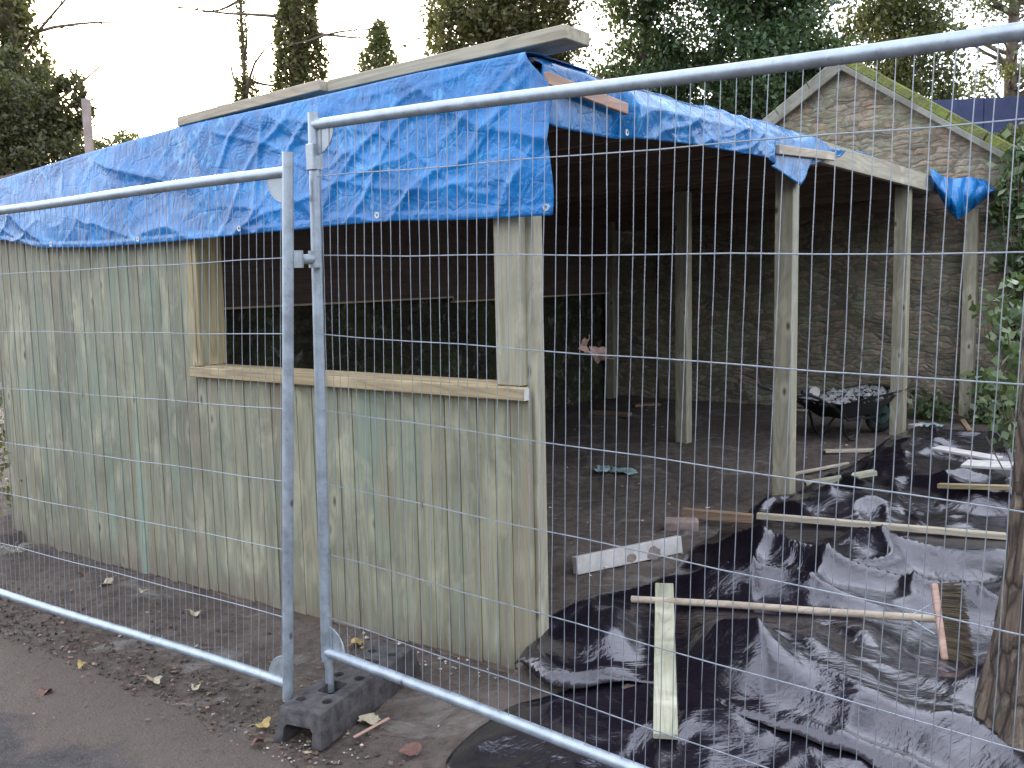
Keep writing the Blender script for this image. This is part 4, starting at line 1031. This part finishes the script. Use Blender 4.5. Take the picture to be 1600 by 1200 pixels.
# 1 far left ivy covered tree with dark conifer mass
D = 13; L0 = base_at(44, D); bx = L0.x
def rel(px, py, D, ref): p = atd(px, py, D); return (p.x-ref.x, 0, p.z)
def blob(px0, px1, py0, py1, D, ref, depth=None, w=1.):
    a = atd(px0, py0, D); c = atd(px1, py1, D); rx = abs(c.x-a.x)/2; rz = abs(a.z-c.z)/2
    return ((a.x+c.x)/2-ref.x, random.uniform(-.1, .1), (a.z+c.z)/2, rx, depth or max(rx, .6), rz, w)
tree('ivy_clad_tree', L0, 'dark tree wrapped in ivy standing at the left edge', 9.5, .17, [], 'ivy', .085, 0, extra=ivy_tube(1, 9.5, .28, 22000, lump=.4), bare=30)
ref = base_at(45, 12.2)
tree('conifer', ref, 'dark bushy conifer at far left behind the end of the shed', 4.0, .12, [blob(-60, 125, 130, 240, 12.2, ref, 1.2, .30), blob(-80, 155, 190, 330, 12.2, ref, 1.2, .42), blob(85, 146, 120, 215, 12.2, ref, .5, .08), blob(-80, 70, 80, 190, 12.2, ref, 1, .20)], 'con', .062, 30000, k=80, sub=.15)
ref = base_at(215, 15)
tree('shrub', ref, 'low leafy shrub peeping over the tarp at left', 2.4, .05, [blob(120, 190, 225, 270, 15, ref, .6, .45), blob(165, 250, 212, 260, 15, ref, .6, .4), blob(225, 300, 212, 250, 15, ref, .5, .15)], 'olive', .07, 2600, 'shrub', k=40, sub=.2)
# 2 slim tree
ref = base_at(399, 16)
tree('slim_tree', ref, 'thin bare tree with a wisp of ivy, left of the thicker ivy-clad trunk', 6.6, .06, [], 'ivy', .07, 0, extra=np.concatenate([ivy_tube(1.5, 4.9, .14, 4200), ivy_tube(4.9, 6.3, .06, 460)]), bare=14)
# 3 ivy trunk
ref = base_at(482, 14)
ex = np.concatenate([ivy_tube(1, 9.5, .27, 26000, lump=.22), ivy_tube(1.5, 3.75, .36, 3500, lump=.3), clump_pts(900, (.42, 0, 3.85), (.25, .3, .28), 12)[0]])
tree('ivy_clad_tree', ref, 'ivy-covered trunk rising behind the middle of the roof', 9.5, .15, [], 'ivy', .08, 0, extra=ex, bare=10)
# 4 small conifer
ref = base_at(605, 19)
cone = []
for _ in range(9000):
    z = random.random()**.7; rr = (z**.8*.95+.05)*(1+.15*math.sin(z*26))*math.sqrt(random.random())*.95+random.gauss(0, .03); a = random.uniform(0, 2*PI)
    zz_ = atd(605, 32, 19).z-z*2.6; cone.append((rr*math.cos(a), rr*math.sin(a), zz_+random.gauss(0, .05)))
tree('small_conifer', ref, 'small pointed conifer behind the roof, between ivy trunk and evergreens', 5.5, .07, [], 'olive', .085, 0, extra=np.array(cone), tmat='twig')
# 5.. evergreen row
def evergreen(px, D, blobs, n, lab, leaf='holly', size=.085, H=8, r=.16, bare=0, k=70, sub=.17):
    ref = base_at(px, D); bl = [blob(*q[:4], D, ref, q[4] if len(q) > 4 else 1.2, 1.) for q in blobs]
    area = [b_[3]*b_[5] for b_ in bl]; T = sum(area); bl = [b_[:6]+(a/T,) for b_, a in zip(bl, area)]
    return tree('evergreen_tree', ref, lab, H, r, bl, leaf, size, n, bare=bare, k=k, sub=sub, group='evergreens behind the shed')
evergreen(760, 15, [(655, 800, -160, 90), (680, 905, 20, 125, 1.), (740, 920, -200, 70), (560, 700, -250, -60)], 36000, 'evergreen tree with sky showing through it, left of the roof plank end', 'ivy', .085, 7.5)
evergreen(1010, 16, [(935, 1100, -220, 60), (940, 1110, 40, 170), (960, 1200, 90, 200)], 34000, 'dense evergreen tree directly above the tarp at the gap', k=110)
evergreen(1190, 14.5, [(1080, 1300, -220, 60), (1100, 1290, 20, 180), (1130, 1330, 80, 200)], 36000, 'darkest evergreen tree, above the left slope of the gable', k=120)
evergreen(1390, 17, [(1270, 1500, -200, 50), (1290, 1470, 10, 150), (1350, 1500, 60, 200)], 27000, 'olive-green evergreen above the right slope of the gable', 'olive', .085, k=100)
evergreen(1570, 19, [(1480, 1640, 100, 180), (1470, 1700, -160, 24), (1570, 1700, 20, 170), (1430, 1500, 10, 80)], 9500, 'sparse tree with bare limbs and sky through it, above the blue hut', 'olive', .085, 8, .2, bare=26, k=60, sub=.15)
evergreen(1750, 13, [(1640, 2000, -200, 200), (1650, 1950, 100, 330)], 12000, 'evergreen tree just beyond the right edge', 'holly', .1)
# pole
b = MB(); D = 9.5; p0 = atd(134, 155, D); b.box((0, 0, p0.z/2), (.033, .033, p0.z/2), None, .004); o = b.build('wooden_pole', simple('weathered_pole', (.34, .27, .24), .8, 0, 10, .3, .4)); o.location = (p0.x, p0.y, 0); tag(o, 'slim square pole standing behind the left end of the shed', 'pole')
# wall ivy at right
def ivy_patch(label, pts, n, size, mat='wallivy', t=7.35, th=.12):
    C_ = []
    for px, py, r in pts:
        # meet the wall plane
        dr = ray(px, py); nb = Vector((BX, BY, 0)); lam = (t-(CAM-Vector((OX, OY, 0))).dot(nb))/dr.dot(nb); c = CAM+dr*lam; m_ = int(n*r*r/sum(q[2]**2 for q in pts))
        rr = r*lam/FPX
        pp = RNG.normal(size=(max(6, m_), 3))*.5*rr; pp = pp[:, :1]*np.array([[AX, AY, 0]])+pp[:, 1:2]*np.array([[0, 0, 1]])+RNG.uniform(-th, 0, (len(pp), 1))*np.array([[BX, BY, 0]])
        C_.append(pp+np.array(c))
    C_ = np.concatenate(C_); root = empty('ivy_plant', (float(C_[:, 0].mean()), float(C_[:, 1].mean()), 0), 0, label, 'ivy'); off = np.array([root.location.x, root.location.y, 0])
    quads_mesh('leaves', leaf_quads(C_-off, size, .8), M[mat], root)
    b = MB()
    for k in range(0, len(C_)-1, max(1, len(C_)//26)):
        p = C_[k]-off; b.tube([(0, 0, 0), (p[0]*.5, p[1]*.5, p[2]*.45), (p[0]*.85, p[1]*.85, p[2]*.8), tuple(p)], .005, 4)
    b.build('stem', M['twig'], root); return root
ivy_patch('ivy hanging down the stone wall at the right edge below the coping', [(1590, 330, 34), (1597, 400, 26), (1585, 290, 22), (1598, 470, 22), (1600, 250, 30), (1590, 520, 16), (1560, 330, 14), (1625, 400, 50), (1630, 520, 50)], 1500, .095)
ivy_patch('low ivy growing along the foot of the gable wall beside the last post', [(1450, 632, 22), (1475, 640, 16), (1560, 650, 26), (1545, 625, 20), (1530, 655, 20), (1580, 620, 30), (1545, 590, 16)], 900, .07, th=.3)
b_ = ivy_patch('dry leafy growth on the wall top under the blue hut', [(1575, 235, 20), (1600, 225, 22), (1590, 215, 14), (1630, 230, 30)], 700, .07, 'olive', 8.2, .5)
# pale-edged ivy sprig climbing near the trunk
ex = []
for px, py, D_ in ((1552, 480, 5.6), (1560, 500, 5.6), (1575, 540, 5.4), (1540, 600, 5.6), (1562, 605, 5.4), (1555, 640, 5.5), (1588, 560, 5.2), (1592, 620, 5.2), (1580, 690, 5.3), (1590, 490, 5.2), (1598, 440, 5.3), (1570, 660, 5.4)):
    c = atd(px, py, D_); ex.append(np.array(c)[None, :]+RNG.normal(size=(26, 3))*.055)
ex = np.concatenate(ex); rt = empty('ivy_plant', (float(ex[:, 0].mean()), float(ex[:, 1].mean()), 0), 0, 'green ivy sprig with pale leaf edges just left of the foreground trunk', 'ivy'); off = np.array([rt.location.x, rt.location.y, 0])
quads_mesh('leaves', leaf_quads(ex-off, .06, .85), M['wallivy'], rt)
b = MB()
for k in range(0, len(ex), 24): p = ex[k]-off; b.tube([(.12, 0, 0), (.1+p[0]*.3, p[1]*.3, p[2]*.5), tuple(p)], .004, 5)
b.build('stem', M['twig'], rt)

# foreground trunk at the right edge
ft = empty('tree', (1.80, 3.05, -.1), 0, 'rough reddish-brown conifer trunk with green lichen at the right edge, behind the mesh', 'tree')
n1, n2 = 130, 120; P = np.zeros((n1, n2, 3))
for i in range(n1):
    z = -.15+6.2*(i/(n1-1))**1.35
    r = .155+.16*math.exp(-(z+.1)/.42)-.012*z
    cx = .012*z+.01
    for j in range(n2):
        a = 2*PI*j/(n2-1)
        rr = r*(1+.07*nz(math.cos(a)*2.2, math.sin(a)*2.2, z*.9)+.05*max(0, math.cos(a*5+z*.7))*math.exp(-z*1.2))+.014*rdg(a*3.2, z*2.2, 5)*1+.006*nz(a*9, z*9)
        if j == n2-1: P[i, j] = P[i, 0]
        else: P[i, j] = (cx+rr*math.cos(a), rr*math.sin(a), z)
grid_mesh('trunk', P, M['bark'], ft)
b = MB()
for k in range(9):
    a = random.uniform(0, 2*PI); z = random.uniform(3.4, 5.8); limb(b, (.06, 0, z), (math.cos(a)*1.7, math.sin(a)*1.7, z+random.uniform(0, .7)), .035, .01, .06)
b.build('limb', M['bark'], ft, True)
C_ = clump_pts(5000, (0, 0, 5.6), (1.6, 1.6, 1.1), 50, .2)[0]; quads_mesh('crown', leaf_quads(C_, .07), M['con'], ft)

# shrub closing the view left of the shed
c = W(5.1, .5); C_ = clump_pts(2600, (0, 0, .6), (.5, .7, .7), 40, .2)[0]
rt = empty('shrub', (c.x, c.y, -.2), 0, 'dark undergrowth just beyond the left end of the boarded wall', 'shrub'); quads_mesh('leaves', leaf_quads(C_, .06), M['ivy'], rt)
b = MB()
for _ in range(10): limb(b, (0, 0, 0), (random.uniform(-.4, .4), random.uniform(-.5, .5), random.uniform(.5, 1.1)), .01, .004)
b.build('stem', M['twig'], rt)
# far wood
C_ = []
for k in range(90):
    a = random.uniform(.15, PI-.15); r = random.uniform(42, 60); C_.append(clump_pts(320, (r*math.cos(a), r*math.sin(a), 1.6), (3.2, 3.2, 2.0), 12, .3)[0])
quads_mesh('distant_wood', leaf_quads(np.concatenate(C_), .45), M['con']); tag(bpy.data.objects['distant_wood'], kind='stuff')

C_ = []          # unseen tree belt added behind the viewer to darken reflections in tarp and sheet
for k in range(80):
    a = random.uniform(PI*1.02, PI*1.98); r = random.uniform(17, 23); C_.append(clump_pts(420, (r*math.cos(a), r*math.sin(a), random.uniform(1.5, 6.5)), (1.7, 1.7, 1.9), 14, .28)[0])
tag(quads_mesh('reflection_woodland', leaf_quads(np.concatenate(C_), .38), M['con']), kind='stuff')

# ------------------------------------------------------------ light
SUN_EL = math.radians(14); SUN_AZ = math.radians(-20)     # azimuth from +Y towards +X
w = bpy.data.worlds.new('World'); sc.world = w; w.use_nodes = True; nt = w.node_tree; bg = nt.nodes['Background']
sky = nt.nodes.new('ShaderNodeTexSky'); sky.sky_type = 'NISHITA'; sky.sun_disc = False; sky.sun_elevation = SUN_EL; sky.sun_rotation = SUN_AZ
sky.air_density = 1.0; sky.dust_density = 3.5; sky.ozone_density = 1.0
# thin cloud veil: pull the clear sky towards an even white
mx = nt.nodes.new('ShaderNodeMix'); mx.data_type = 'RGBA'; mx.inputs[0].default_value = .6; mx.inputs[7].default_value = (7.9, 8.4, 9.6, 1)
nt.links.new(sky.outputs[0], mx.inputs[6]); nt.links.new(mx.outputs[2], bg.inputs[0]); bg.inputs[1].default_value = .13
sd = bpy.data.lights.new('sun', 'SUN'); sd.energy = 1.0; sd.angle = math.radians(12); sd.color = (1, .9, .76)
so = bpy.data.objects.new('sun', sd); COL.objects.link(so)
dirv = Vector((math.sin(SUN_AZ)*math.cos(SUN_EL), math.cos(SUN_AZ)*math.cos(SUN_EL), math.sin(SUN_EL)))
so.rotation_euler = dirv.to_track_quat('Z', 'Y').to_euler()
sc.view_settings.view_transform = 'Standard'; sc.view_settings.look = 'None'; sc.view_settings.gamma = 1; sc.view_settings.exposure = 2.0
sc.render.engine = 'CYCLES'; sc.cycles.max_bounces = 8; sc.cycles.use_denoising = True
